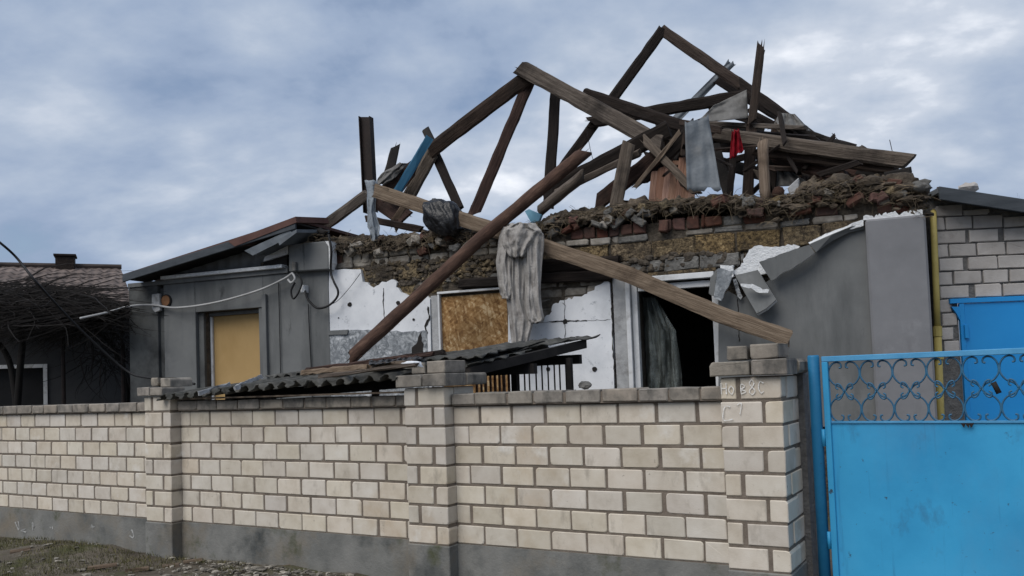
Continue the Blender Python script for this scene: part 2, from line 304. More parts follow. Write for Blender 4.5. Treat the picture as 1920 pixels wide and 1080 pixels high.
MT['bluerail'] = mat('blue_rail_paint', [(.3, (.060, .255, .47)), (.7, (.10, .33, .56))], scale=9, bump=.2, rough=.5, stain=[((.03, .05, .07), 14, .66, .74, (1, 1, 1))])
MT['blueboard'] = mat('blue_board', [(.3, (.015, .075, .14)), (.7, (.028, .125, .215))], scale=6, stretch=(.5, 4, 4), bump=.3, rough=.7)
MT['bluepale'] = mat('pale_blue_piece', [(.3, (.10, .25, .36)), (.7, (.17, .36, .48))], scale=6, bump=.2, rough=.6)
MT['yellow'] = mat('yellow_gas_paint', [(.3, (.36, .29, .090)), (.7, (.47, .385, .13))], scale=5, bump=.2, rough=.55, stain=[((.13, .085, .035), 7, .60, .74, (1, 1, .5))])
MT['annex'] = mat('pale_block', [(.3, (.36, .335, .315)), (.6, (.445, .42, .40)), (.8, (.50, .475, .455))], scale=6, bump=.5, bscale=70, rnd=.10, hue=.015, stain=[((.25, .225, .205), 6, .60, .8, (1, 1, 1))])
MT['annexmortar'] = mat('grey_mortar', [(.3, (.105, .102, .10)), (.7, (.19, .185, .18))], scale=14, bump=1.0, bscale=50, bdist=.02)
MT['vine'] = mat('dry_vine', [(.3, (.006, .005, .005)), (.7, (.016, .0135, .0125))], scale=5, bump=0, tint=.5)
MT['cable'] = mat('black_cable', [(.3, (.008, .008, .009)), (.7, (.016, .016, .017))], scale=5, bump=0, rough=.6)
MT['cablewhite'] = mat('pale_cable', [(.3, (.32, .32, .32)), (.7, (.45, .45, .45))], scale=5, bump=0, rough=.6)
MT['chalk'] = mat('chalk', [(.38, (.56, .53, .49)), (.6, (.78, .77, .75))], scale=90, bump=0)
MT['fanrust'] = mat('rusty_fan', [(.3, (.12, .055, .025)), (.7, (.32, .155, .07))], scale=10, bump=.4, rough=.7)
MT['soot'] = mat('scorched_timber', [(.3, (.010, .009, .009)), (.7, (.028, .024, .022))], scale=5, bump=.5)  # scorched wood; its black also paints shade in holes and under roofs
MT['twig'] = mat('bare_twig', [(.3, (.05, .042, .036)), (.7, (.09, .076, .066))], scale=4, bump=0)
MT['stone'] = mat('gravel_stone', [(.3, (.10, .090, .075)), (.7, (.26, .24, .205))], scale=9, bump=.5, tint=.7)
MT['grass'] = mat('short_grass', [(.3, (.05, .052, .018)), (.7, (.125, .112, .048))], scale=3, bump=0, tint=.6)
MT['paintmark'] = mat('white_paint_smear', [(.4, (.22, .22, .215)), (.6, (.42, .42, .41))], scale=40, bump=0)
# oriented strand board: flat flakes of differing tone
def make_osb():
    m = mat('strand_board', [(.3, (.22, .12, .045)), (.6, (.33, .195, .082)), (.8, (.40, .26, .13))], scale=4, bump=.2, bscale=80)
    t = m.node_tree; L = t.links; bs = t.nodes['Principled BSDF']; tc = N(t, 'ShaderNodeTexCoord')
    cols = []
    for ang, sc in ((25, 16), (-40, 19), (78, 17)):
        mp = N(t, 'ShaderNodeMapping'); L.new(tc.outputs['Object'], mp.inputs[0]); mp.vector_type = 'TEXTURE'; mp.inputs['Rotation'].default_value = (0, R(ang), 0); mp.inputs['Scale'].default_value = (1.7/sc, .5, .42/sc)
        v = N(t, 'ShaderNodeTexVoronoi'); L.new(mp.outputs[0], v.inputs['Vector']); v.inputs['Scale'].default_value = 1.0
        cols.append(v.outputs['Color'])
    a = N(t, 'ShaderNodeMix', data_type='RGBA'); a.inputs[0].default_value = .5; L.new(cols[0], a.inputs[6]); L.new(cols[1], a.inputs[7])
    b = N(t, 'ShaderNodeMix', data_type='RGBA'); b.inputs[0].default_value = .4; L.new(a.outputs[2], b.inputs[6]); L.new(cols[2], b.inputs[7])
    bw = N(t, 'ShaderNodeRGBToBW'); L.new(b.outputs[2], bw.inputs[0])
    rp = ramp(t, [(.22, (.15, .072, .024)), (.45, (.29, .158, .060)), (.62, (.42, .26, .115)), (.8, (.62, .46, .27))]); L.new(bw.outputs[0], rp.inputs[0])
    n = N(t, 'ShaderNodeTexNoise'); L.new(tc.outputs['Object'], n.inputs['Vector']); n.inputs['Scale'].default_value = 1.8; n.inputs['Detail'].default_value = 4
    r2 = ramp(t, [(.4, .62), (.62, 1.0)]); L.new(n.outputs[0], r2.inputs[0])
    k = N(t, 'ShaderNodeMix', data_type='RGBA', blend_type='MULTIPLY'); k.inputs[0].default_value = 1; L.new(rp.outputs[0], k.inputs[6]); L.new(r2.outputs[0], k.inputs[7])
    L.new(k.outputs[2], bs.inputs['Base Color'])
    return m
MT['osb'] = make_osb()
def make_film():
    m = mat('dirty_clear_film', [(.3, (.14, .165, .155)), (.7, (.30, .33, .315))], scale=5, bump=.6, bscale=14, rough=.35, spec=.5, bdist=.03)
    t = m.node_tree; bs = t.nodes['Principled BSDF']; out = t.nodes['Material Output']; tr = N(t, 'ShaderNodeBsdfTransparent'); mx = N(t, 'ShaderNodeMixShader')
    n = N(t, 'ShaderNodeTexNoise'); n.inputs['Scale'].default_value = 4; n.inputs['Detail'].default_value = 5
    rp = ramp(t, [(.38, .12), (.68, .75)]); t.links.new(n.outputs[0], rp.inputs[0]); t.links.new(rp.outputs[0], mx.inputs[0])
    t.links.new(tr.outputs[0], mx.inputs[1]); t.links.new(bs.outputs[0], mx.inputs[2]); t.links.new(mx.outputs[0], out.inputs['Surface'])
    return m
MT['film'] = make_film()
def make_ground():
    m = mat('dirt_ground', [(.3, (.060, .049, .036)), (.55, (.115, .098, .075)), (.8, (.19, .168, .135))], scale=2.2, bump=.9, bscale=26, coord='World',
            stain=[((.062, .066, .024), 1.3, .50, .62, (1, 1, 1)), ((.25, .235, .21), 17, .62, .72, (1, 1, 1), 3.)], bdist=.03)
    return m
MT['ground'] = make_ground()

# shared brick meshes: bevelled, slightly uneven boxes
BM = {}
def brick_mesh(L, H, D, var, kind='b', bev=.005, jit=.0015, m=None):
    key = (round(L, 2), round(H, 3), round(D, 2), var, kind)
    if key in BM: return BM[key]
    rg = random.Random(hash((key[0], key[1], key[2], var)) & 0xffff)
    l, h, d = key[0]/2, key[1]/2, key[2]/2; mx = min(l, h)
    ring = []
    for (sx, sz) in ((-1, -1), (1, -1), (1, 1), (-1, 1)):
        big = rg.random() < (.20 if kind == 'b' else .22 if kind in 'da' else .5); r = min(mx*.8, (rg.uniform(.010, .024) if big else rg.uniform(.003, .007))*(1 if kind in 'bda' else 1.4))
        cx, cz = sx*(l-r), sz*(h-r); a0 = {(-1, -1): math.pi, (1, -1): 1.5*math.pi, (1, 1): 0, (-1, 1): .5*math.pi}[(sx, sz)]
        for k in range(3):
            t = a0+k*math.pi/4; ring.append((cx+r*math.cos(t)+rg.uniform(-jit, jit), cz+r*math.sin(t)+rg.uniform(-jit, jit)))
    n = 12; V = []
    for (y, ins) in ((-d, bev), (-d+bev*.8, 0), (d, 0)):
        for (x, z) in ring: V.append((x*(1-ins/l), y+(rg.uniform(-.4, .4)*jit if ins else 0), z*(1-ins/h)))
    F = [tuple(range(n)), tuple(reversed(range(2*n, 3*n)))]
    for q in (0, n):
        for j in range(n): F.append((q+j, q+n+j, q+n+(j+1) % n, q+(j+1) % n))
    me = bpy.data.meshes.new('brick'); me.from_pydata(V, [], F); me.update()
    bm = bmesh.new(); bm.from_mesh(me); bmesh.ops.recalc_face_normals(bm, faces=bm.faces); bm.to_mesh(me); bm.free()
    if m: me.materials.append(m)
    BM[key] = me; return me
def put_brick(pl, u0, u1, z0, z1, o0, o1, parent, m, name='brick', kind='b', bev=.005, jit=.0015, rot=0.0, skew=.0):
    L, H, D = u1-u0, z1-z0, o1-o0
    me = brick_mesh(L, H, D, random.randrange(6), kind, bev, jit, m)
    c = pl.pt((u0+u1)/2, (z0+z1)/2, (o0+o1)/2)
    M = Matrix.Translation(c) @ Matrix(((pl.d.x, pl.n.x, 0, 0), (pl.d.y, pl.n.y, 0, 0), (0, 0, 1, 0), (0, 0, 0, 1)))
    M = M @ Matrix.Rotation(rot, 4, 'Y') @ Matrix.Rotation(random.uniform(-skew, skew), 4, 'Z') @ Matrix.Rotation(random.uniform(-skew, skew)*.5, 4, 'Y')
    return link(name, me, None, parent, M)

# ================================================================== ground
gm = MB()
xs = [-900, -300, -120, -60, -30] + [-20+i*.5 for i in range(81)] + [30, 60, 120, 300, 900]
ys = [-300, -80, -20, -6] + [0+i*.4 for i in range(61)] + [30, 45, 80, 160, 400, 900]
def ground_z(x, y):
    q = Vector((x, y, 0)); s = (q-FEN.p).dot(FEN.n); near = max(0, 1-abs(s+.35)/1.0)
    z = .035*noise.noise(q*1.3)+.02*noise.noise(q*4.1)
    if -3 < s < 0:   # heaped earth along the foot of the fence
        u = (q-FEN.p).dot(FEN.d)
        z += near*(.05+.05*noise.noise(q*.8))*(1.0 if u < -1.2 else .3)
    return z if (abs(x) < 25 and -8 < y < 28) else 0.0
gm.grid([[Vector((x, y, ground_z(x, y))) for x in xs] for y in ys])
tag(gm.build('ground', MT['ground'], None, smooth=True, origin=False), kind='structure')

# ================================================================== brick fence
Z0, CH, NC = .31, .14, 8          # top of plinth, course height, courses on a pillar
PW, REC = .353, .11               # pillar width, how far the panels stand back
U_L = FEN.uv(272, 860)[0]; U_M = FEN.uv(762, 869)[0]; U_R = FEN.uv(1358, 887)[0]
def brick_pillar(u, depth, label, cap):
    t = thing('brick_pillar', label, 'pillar', FEN.pt(u+PW/2, 0, depth/2), 'pale brick pillars of the street fence')
    m = MB(); m.pbox(FEN, u+.006, u+PW-.006, Z0, Z0+NC*CH-.004, .006, depth-.006); m.build('mortar_core', MT['mortar'], t)
    m = MB(); m.pbox(FEN, u-.006, u+PW+.006, -.25, Z0, -.008, depth+.005); m.build('plinth', MT['plinth'], t, bevel=.006)
    J = .017
    for c in range(NC):
        z0 = Z0+c*CH+J*.5; z1 = Z0+(c+1)*CH-J*.5
        j = lambda: random.uniform(-.003, .003)
        rows = []
        if c % 2 == 0:
            rows += [(0, .235, 0, .12), (.235+J*1.3, PW, 0, .25), (.0, .12, .13, .38)]
            rows += [(PW-.12, PW, .262, min(depth, .512))]
            if depth > .53: rows += [(PW-.12, PW, .529, depth)]
        else:
            rows += [(0, .095, 0, .25), (.095+J*1.6, PW, 0, .12)]
            rows += [(PW-.12, PW, .132, min(.38, depth))]
            if depth > .45: rows += [(PW-.12, PW, .392, depth)]
        for (a, b, o0, o1) in rows:
            put_brick(FEN, u+a+j(), u+b+j(), z0, z1, o0+j(), o1, t, MT['brick'])
    zt = Z0+NC*CH
    for (a, b, h0, h1, o0, o1) in cap:
        put_brick(FEN, u+a, u+b, zt+h0, zt+h1, o0, o1, t, MT['brickdark'], name='cap_brick', kind='d', bev=.006, jit=.003, skew=.006)
    return t
full_cap = [(-.045, .185, .004, .090, -.045, .20), (.20, .40, .004, .092, -.045, .21), (.27, .41, .006, .09, .22, .48), (-.04, .25, .006, .088, .215, .42),
            (.035, .155, .098, .180, .05, .30), (.172, .335, .098, .184, .05, .31)]
left_cap = [(-.05, .12, .004, .085, -.04, .19), (.13, .30, .004, .075, -.035, .2), (.03, .13, .09, .165, .05, .24), (.15, .28, .08, .16, .06, .3)]
PIL_R = brick_pillar(U_R, .70, 'chalk-marked pale brick pillar beside the blue gate', full_cap)
PIL_M = brick_pillar(U_M, .38, 'middle pale brick pillar with dark capping under the leaning rusty pole', full_cap)
PIL_L = brick_pillar(U_L, .38, 'pale brick pillar where the corrugated shed roof ends, leftmost of three', left_cap)
# chalk writing on the gate pillar
def chalk(strokes, u0, z0, w, h, parent):
    m = MB()
    for st in strokes:
        p = catmull([Vector((a, 0, b)) for a, b in st], 5) if len(st) > 2 else [Vector((a, 0, b)) for a, b in st]
        P = []
        for i, q in enumerate(p):
            tg = p[min(i+1, len(p)-1)]-p[max(i-1, 0)]; nn = Vector((-tg.z*w/h, 0, tg.x)).normalized() if tg.length else Vector((1, 0, 0))
            wd = .0034*random.uniform(.5, 1.2)
            c = (u0+q.x*w, z0+q.z*h)
            P.append([FEN.pt(c[0]-nn.x*wd, c[1]-nn.z*wd, -.0075), FEN.pt(c[0]+nn.x*wd, c[1]+nn.z*wd, -.0075)])
        m.grid(P)
    return m.build('chalk_writing', MT['chalk'], parent)
zt = Z0+7*CH+.012
c_n = [[(0, 0), (0, 1)], [(0, .5), (.6, .5)], [(.6, 0), (.6, 1)]]
c_o = [[(.3, .9), (0, .5), (.3, 0), (.6, .5), (.3, .9)]]
c_v = [[(0, 0), (0, 1), (.45, .8), (.05, .5), (.55, .25), (0, 0)]]
c_8 = [[(.3, .5), (.05, .75), (.3, 1), (.52, .75), (.3, .5), (0, .22), (.3, 0), (.6, .25), (.3, .5)]]
c_c = [[(.6, .85), (.2, 1), (0, .5), (.25, 0), (.6, .15)]]
c_g = [[(.75, .05), (.0, 0), (.15, 1), (.6, 1)]]
c_7 = [[(0, .85), (.6, 1), (.35, 0)]]
chalk(c_n, U_R+.008, zt+.028, .05, .065, PIL_R); chalk(c_o, U_R+.052, zt+.026, .05, .055, PIL_R)
chalk(c_v, U_R+.125, zt+.026, .05, .055, PIL_R); chalk(c_8, U_R+.172, zt+.022, .055, .085, PIL_R); chalk(c_c, U_R+.225, zt+.03, .05, .065, PIL_R)
chalk(c_g, U_R+.012, zt-CH+.018, .075, .075, PIL_R); chalk(c_7, U_R+.095, zt-CH+.050, .045, .062, PIL_R)

def brick_wall(u0, u1, label, phase):
    t = thing('brick_wall', label, 'wall', FEN.pt((u0+u1)/2, 0, REC+.06), 'panels of the street fence')
    zt = Z0+7*CH
    m = MB(); m.pbox(FEN, u0-.02, u1+.02, Z0, zt-.004, REC+.006, REC+.115); m.build('mortar_core', MT['mortar'], t)
    m = MB(); m.pbox(FEN, u0, u1, -.25, Z0, REC-.012, REC+.20); m.build('plinth', MT['plinth'], t)
    J, PIT = .017, .263
    for c in range(7):
        u = u0-(PIT*.5 if (c+phase) % 2 else .02) - (PIT if False else 0)
        if c % 2 == phase: u += random.uniform(-.01, .01)
        while u < u1-.02:
            L = PIT-J+random.uniform(-.006, .006)
            a, b = max(u, u0+.001), min(u+L, u1-.001)
            if b-a > .03:
                put_brick(FEN, a, b, Z0+c*CH+J*.5+random.uniform(-.002, .002), Z0+(c+1)*CH-J*.5+random.uniform(-.002, .002), REC+random.uniform(-.003, .003), REC+.12, t, MT['brick'])
            u += PIT+random.uniform(-.004, .004)
    u = u0+.01
    while u < u1-.05:      # header course on top, jutting forward
        L = random.choice((.19, .22, .24, .25)); b = min(u+L, u1-.01)
        dz = random.uniform(-.003, .003)
        put_brick(FEN, u, b, zt+.006, zt+.085+dz, REC-.040+random.uniform(-.005, .005), REC+.17, t, MT['brickdark'], name='coping_brick', kind='d', bev=.006, jit=.003, skew=.008)
        u = b+random.uniform(.010, .02)
    m = MB(); m.pbox(FEN, u0+.01, u1-.01, zt, zt+.074, REC-.03, REC+.15); m.build('coping_mortar', MT['mortar'], t)
    return t
W_R = brick_wall(U_M+PW+.001, U_R-.001, 'pale brick fence panel with uncovered coping left of the chalk-marked pillar', 0)
W_M = brick_wall(U_L+PW+.001, U_M-.001, 'pale brick fence panel under the corrugated shed roof edge', 1)
W_L = brick_wall(FEN.uv(-230, 860)[0], U_L-.001, 'pale brick fence panel in front of the dark neighbouring house', 0)
# scrawled white paint on the left plinth
for (x, y, s) in ((30, 985, 1), (45, 992, .8), (62, 988, .9), (95, 985, 1), (175, 985, .6), (245, 1000, .9)):
    c = FEN.uv(x, y, REC-.012); m = MB()
    q = catmull([Vector((c[0]+random.uniform(-.07, .07)*s, 0, c[1]+random.uniform(-.05, .05)*s)) for i in range(4)], 5)
    m.grid([[FEN.pt(p.x-.004, p.z-.004, REC-.0145), FEN.pt(p.x+.010, p.z+.007, REC-.0145)] for p in q])
    m.build('paint_scrawl', MT['paintmark'], W_L)

# ================================================================== blue gate
GP = FEN.pt(U_R+PW+.075, 0, .36)
GAT = Plane(GP, R(33.5))
gate = thing('metal_gate', 'blue painted sheet metal gate with scrolled lattice along its top', 'gate', GAT.pt(.6, 0, 0))
a0 = GAT.uv(1541, 668); a1 = GAT.uv(1541, 789); b0 = GAT.uv(1915, 653)
ZT = (a0[1]+b0[1])/2; ZS = GAT.uv(1725, 791)[1]; GU0 = a0[0]; GU1 = GU0+2.9
m = MB(); m.pbox(GAT, GU0+.02, GU1, .12, ZS, .0, .003); sheet = m.build('sheet', MT['blue'], gate)
m = MB(); m.pbox(GAT, GU0+.035, GU1, ZS-.006, ZS-.002, -.010, -.001); m.build('mid_rail', MT['bluerail'], gate)  # thin paler strip painting the highlight along the sheet's upper edge
m = MB(); m.pbox(GAT, GU0, GU1, ZT-.032, ZT, -.02, .02); m.build('top_rail', MT['bluerail'], gate, bevel=.003)
m = MB(); m.pbox(GAT, GU0, GU0+.034, .12, ZT-.033, -.02, .02); m.build('stile', MT['blue'], gate, bevel=.003)
m = MB(); c = GAT.pt(GU0-.05, 0, 0); zt2 = ZT+.01
m.tube([Vector((c.x, c.y, -.2)), Vector((c.x, c.y, zt2-.01)), Vector((c.x, c.y, zt2))], [.034, .034, .030], n=20)
tag(m.build('gate_post', MT['bluepost'], None, smooth=True), 'round blue steel post between brick pillar and gate', 'post')
for hz in (.45, 1.05):
    m = MB(); m.tube([GAT.pt(GU0-.012, hz-.05, -.012), GAT.pt(GU0-.012, hz+.05, -.012)], .011, n=10)
    m.build('hinge', MT['blue'], gate, smooth=True)
lat = MB(); lat.pbox(GAT, GU0+.034, GU1, ZS-.001, ZS+.006, -.008, .008); lat = lat.build('lattice', MT['bluerail'], gate)
PIT = .176; H2 = (ZT-.032-ZS)/2; ZM = ZS+H2
def scroll_mesh(pts, r=.0054):
    m = MB(); m.tube(catmull(pts, 6), r, n=6, cap=True); me = bpy.data.meshes.new('scroll'); me.from_pydata([tuple(v) for v in m.v], [], m.f); me.materials.append(MT['bluedark'])
    me.polygons.foreach_set('use_smooth', [True]*len(me.polygons)); return me
half = [(0, 0), (.12, .14), (.34, .26), (.47, .44), (.495, .62), (.45, .80), (.34, .93), (.20, .97), (.09, .91), (.08, .80), (.15, .78)]
curl = [(.02, .0), (.12, .16), (.24, .20), (.27, .10), (.20, .06)]
s_half = scroll_mesh([Vector((a*PIT, 0, b*H2)) for a, b in half]); s_curl = scroll_mesh([Vector((a*PIT, -.008, b*H2*1.3)) for a, b in curl], .0048)
GR = Matrix(((GAT.d.x, GAT.n.x, 0, 0), (GAT.d.y, GAT.n.y, 0, 0), (0, 0, 1, 0), (0, 0, 0, 1)))
ucell = GU0+.034+PIT*.48
while ucell < GU1-.05:
    for sx in (1, -1):
        for sz in (1, -1):
            for me in (s_half, s_curl):
                M = Matrix.Translation(GAT.pt(ucell, ZM, random.uniform(-.002, .002))) @ GR @ Matrix.Diagonal((sx*random.uniform(.97, 1.0), 1, sz, 1))
                link('scroll', me, None, lat, M)
    ucell += PIT
m = MB(); c = GAT.uv(1868, 727)
for k in range(1): m.tube([GAT.pt(c[0]-.012, c[1]+.03, -.004), GAT.pt(c[0]+.012, c[1]-.03, -.004)], .014, n=10)
m.build('latch', MT['soot'], gate, smooth=True)  # dark plug; the shade inside the handle slot is put into its colour
m = MB(); m.pbox(FEN, U_R+PW-.02, U_R+PW+.035, 0, ZT-.06, .40, .55); m.build('joint_fill', MT['annexmortar'], PIL_R)
# torn rusty bit at the sheet's upper edge
m = MB(); c = GAT.uv(1815, 795)
for k in range(3):
    uu = c[0]-.02+.02*k; m.prism([GAT.pt(uu-.014, c[1]+.006, -.021), GAT.pt(uu+.012, c[1]+.006, -.021), GAT.pt(uu+random.uniform(-.01, .01), c[1]-.02, -.021)], [GAT.pt(uu-.014, c[1]+.006, -.019), GAT.pt(uu+.012, c[1]+.006, -.019), GAT.pt(uu, c[1]-.015, -.019)])
m.build('rust_flake', MT['steeldark'], gate)

# ================================================================== the damaged house: walls
def ppoly(m, pl, pts, o0, o1):
    fr = [pl.at(x, y, o0) for x, y in pts]; m.prism(fr, [p+pl.n*(o1-o0) for p in fr])
def rag(pts, step=7, amp=3, rg=random):
    out = []
    for (x0, y0), (x1, y1) in zip(pts[:-1], pts[1:]):
        k = max(1, int(math.hypot(x1-x0, y1-y0)/step))
        for i in range(k):
            t = i/k; out.append((x0+(x1-x0)*t+(rg.uniform(-amp, amp) if i else 0), y0+(y1-y0)*t+(rg.uniform(-amp, amp) if i else 0)))
    return out+[pts[-1]]
UL, UR = HOU.uv(244, 640)[0], HOU.uv(1744, 560)[0]
house = thing('damaged_house', 'grey rendered single-storey house with its roof torn open and insulation hanging off', 'house', HOU.pt((UL+UR)/2, 0, 2.5))
WIN = (HOU.uv(378, 650)[0], HOU.uv(484, 650)[0], 1.05, HOU.uv(430, 581)[1])
OSB = (HOU.uv(824, 610)[0], HOU.uv(950, 600)[0], 1.20, HOU.uv(880, 552)[1])
DOR = (HOU.uv(1192, 600)[0], HOU.uv(1342, 600)[0], 0.05, 2.46)
WTOP = 3.06
core = MB(); edges = [UL+.03]
ops = [WIN, OSB, DOR]
prev = UL+.03
for (a, b, z0, z1) in ops:
    core.pbox(HOU, prev, a, 0, WTOP if prev > UL+1 else 2.9, .09, .40)
    core.pbox(HOU, a, b, -.1, z0, .09, .40); core.pbox(HOU, a, b, z1, 2.9 if b < HOU.uv(600, 600)[0] else WTOP, .09, .40)
    prev = b
core.pbox(HOU, prev, UR-.03, 0, WTOP, .09, .40)
MAS = core.build('masonry', MT['rubblemortar'], house)
m = MB(); m.pbox(HOU, UL, UL+.3, 0, 2.9, .405, 6); m.pbox(HOU, UR-.3, UR, 0, 2.9, .405, 6); m.pbox(HOU, UL, UR, 0, 2.9, 6.005, 6.3)
m.build('outer_wall', MT['render'], house)
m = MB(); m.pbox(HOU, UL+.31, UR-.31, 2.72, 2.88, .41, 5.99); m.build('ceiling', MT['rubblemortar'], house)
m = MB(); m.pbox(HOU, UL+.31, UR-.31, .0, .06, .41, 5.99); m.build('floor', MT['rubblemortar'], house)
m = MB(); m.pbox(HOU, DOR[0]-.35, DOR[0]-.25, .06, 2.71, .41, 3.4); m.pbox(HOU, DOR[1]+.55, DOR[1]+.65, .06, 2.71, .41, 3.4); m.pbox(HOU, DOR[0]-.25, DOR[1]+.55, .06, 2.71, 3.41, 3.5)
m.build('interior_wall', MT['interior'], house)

def row(px0, px1, z0, z1, L, matn, gap=.018, o=.062, drop=0.0, jl=.15, kind='r', name='brick', jz=.006, jit=.006, depth=.11):
    zc = (z0+z1)/2
    def upx(px): return HOU.uv(px, 640)[0]
    u, ue = upx(px0), upx(px1)
    # correct for the lean of the picture: look the column up at the row's own height
    for _ in range(3):
        p = HOU.pt(u, zc); 
    while u < ue-.03:
        l = L*random.uniform(1-jl, 1+jl); b = min(u+l, ue)
        if random.random() > drop and b-u > .03:
            mn = matn if isinstance(matn, str) else random.choice(matn)
            put_brick(HOU, u, b, z0+random.uniform(-jz, jz), z1+random.uniform(-jz, jz), o+random.uniform(-.018, .022), .20, MAS, MT[mn], name=name, kind=mn, bev=.010, jit=jit, skew=.02)
        u = b+gap*random.uniform(.7, 1.8)
def row2(px0, y0, px1, *a, **k): row(px0, px1, *a, **k)
# courses left of the middle
row(622, 690, 2.93, 3.06, .12, ['greybrick', 'redbrick', 'greybrick'], drop=.1)
row(700, 935, 2.975, 3.06, .22, 'greybrick', drop=.08)
row(622, 1000, 2.885, 2.965, .24, 'greybrick', drop=.06)
row(640, 1010, 2.68, 2.875, .34, 'shell', jl=.3, name='block', kind='s', jit=.016, drop=.05)
row(672, 826, 2.50, 2.67, .24, ['shell', 'shell', 'greybrick'], jl=.4, name='block', jit=.018)
row(826, 1010, 2.60, 2.67, .3, 'concrete', name='block', jit=.012)
# middle and right
row(1020, 1165, 2.885, 2.955, .26, 'greybrick', drop=.05)
row(1075, 1330, 2.96, 3.085, .118, 'redbrick', drop=.06, o=.055)
row(1165, 1620, 2.885, 2.95, .3, ['greybrick', 'concrete'], drop=.1)
row(1330, 1640, 2.96, 3.06, .2, ['redbrick', 'concrete', 'redbrick'], drop=.25)
row(1010, 1625, 2.68, 2.875, .40, 'shell', jl=.12, name='block', jit=.013, drop=.02)
row(1165, 1400, 2.53, 2.665, .42, 'concrete', name='block', jit=.016, gap=.006)
row(1400, 1625, 2.40, 2.665, .36, 'shell', name='block', jit=.012)
for i in range(4): row(1008, 1152, 2.14+i*.105, 2.235+i*.105, .25, 'greybrick', o=.075)
row(1660, 1738, 2.93, 3.07, .125, ['greybrick', 'redbrick', 'greybrick'], o=.06, drop=0)

# rendered skin of the left wing
def skin(pts, o0, o1, m_, name, bevel=0): 
    m = MB(); ppoly(m, HOU, pts, o0, o1); return m.build(name, MT[m_], house, bevel=bevel)
zb = lambda px, z: None
def ub(u0, u1, z0, z1, o0, o1, m_, name, parent=house, bevel=.004):
    m = MB(); m.pbox(HOU, u0, u1, z0, z1, o0, o1); return m.build(name, MT[m_], parent, bevel=bevel)
U = lambda px, py=640: HOU.uv(px, py)[0]
BAND = HOU.uv(430, 514)[1]
uS, uE = UL, U(617, 600)
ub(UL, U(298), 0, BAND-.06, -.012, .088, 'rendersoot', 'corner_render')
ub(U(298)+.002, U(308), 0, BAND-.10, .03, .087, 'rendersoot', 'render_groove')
ub(U(308)+.002, WIN[0]-.09, 0, BAND-.06, .0, .088, 'render', 'render')
ub(WIN[0]-.088, WIN[1]+.092, WIN[3]+.002, BAND-.06, .0, .088, 'render', 'render')
ub(WIN[0]-.088, WIN[1]+.092, 0, WIN[2]-.002, .0, .088, 'render', 'render')
ub(WIN[1]+.094, uE, 0, BAND-.06, .0, .088, 'render', 'render')
ub(WIN[1]+.10, WIN[1]+.16, 0, WIN[3]+.16, -.045, -.002, 'render', 'window_surround')
ub(UL, U(545), BAND-.058, BAND+.0, -.03, .085, 'render', 'cornice')
ub(U(312), U(540), BAND+.002, BAND+.045, -.09, .05, 'foamedge', 'flashing')
# left window: reveal, white strip and yellow board
wn_ = ub(WIN[0]-.002, WIN[1]+.002, WIN[2], WIN[3], .20, .235, 'board', 'window')
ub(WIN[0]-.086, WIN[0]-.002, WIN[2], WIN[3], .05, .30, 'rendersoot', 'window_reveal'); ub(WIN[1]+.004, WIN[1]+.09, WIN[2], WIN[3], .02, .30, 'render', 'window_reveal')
ub(WIN[0], WIN[1], WIN[3]-.05, WIN[3]-.001, .15, .198, 'render', 'window_head')
ub(WIN[0]+.0, WIN[0]+.035, WIN[2], WIN[3]-.055, .165, .198, 'whiteframe', 'frame', wn_)
# gable end over the left wing
def lerp(a, b, t): return (a[0]+(b[0]-a[0])*t, a[1]+(b[1]-a[1])*t)
m = MB(); G = []
for j in range(90):
    t = j/89; lo = HOU.at(*lerp((262, 524), (545, 498), t), .10); hi = HOU.at(*lerp((250, 520), (552, 430), t), .10)
    w = HOU.n*(.012*math.sin(j*.9))
    G.append([lo+w, hi+w])
m.grid([list(c) for c in zip(*G)]); m.build('gable_sheet', MT['tindark'], house, smooth=True, thick=.004)
m = MB(); ppoly(m, HOU, [(490, 503), (538, 498), (538, 478), (500, 482)], .02, .07); m.build('gable_patch', MT['soot'], house)
m = MB(); ppoly(m, HOU, [(496, 482), (540, 456), (540, 476), (494, 490)], -.02, .015); m.build('gable_patch', MT['foam'], house)
rf = MB()
vA, vB = HOU.at(231, 514, -.32), HOU.at(556, 409, -.32)
back = HOU.n*3.2; dn = Vector((0, 0, -.035))
rf.prism([vA, vB, vB+dn, vA+dn], [vA+back, vB+back, vB+back+dn, vA+back+dn])
ROOF = rf.build('roof', MT['redmetal'], house)
m = MB(); fA, fB = HOU.at(229, 515, -.355), HOU.at(553, 414, -.355); k = Vector((0, 0, -.095))
m.prism([fA, fB, fB+k, fA+k], [p+HOU.n*.032 for p in (fA, fB, fB+k, fA+k)]); m.build('verge_board', MT['darktimberroof'], ROOF, bevel=.004)
m = MB(); sA, sB = vA+Vector((0, 0, -.05)), vB+Vector((0, 0, -.05)); sb = HOU.n*.42
m.prism([sA, sB, sB+dn*.6, sA+dn*.6], [p+sb for p in (sA, sB, sB+dn*.6, sA+dn*.6)]); m.build('soffit', MT['soot'], ROOF)
# lifted, bent sheets at the broken end of that roof
for (p, o, mm_) in (([(428, 453), (554, 406), (556, 417), (440, 462)], -.365, 'redmetal'), ([(458, 470), (544, 431), (550, 441), (474, 479)], -.34, 'tin'), ([(520, 450), (556, 430), (556, 436), (524, 460)], -.40, 'tin')):
    m = MB(); fr = [HOU.at(x, y, o) for x, y in p]; m.prism(fr, [q+HOU.n*.7+Vector((0, 0, .10)) for q in fr]); m.build('bent_sheet', MT[mm_], ROOF)
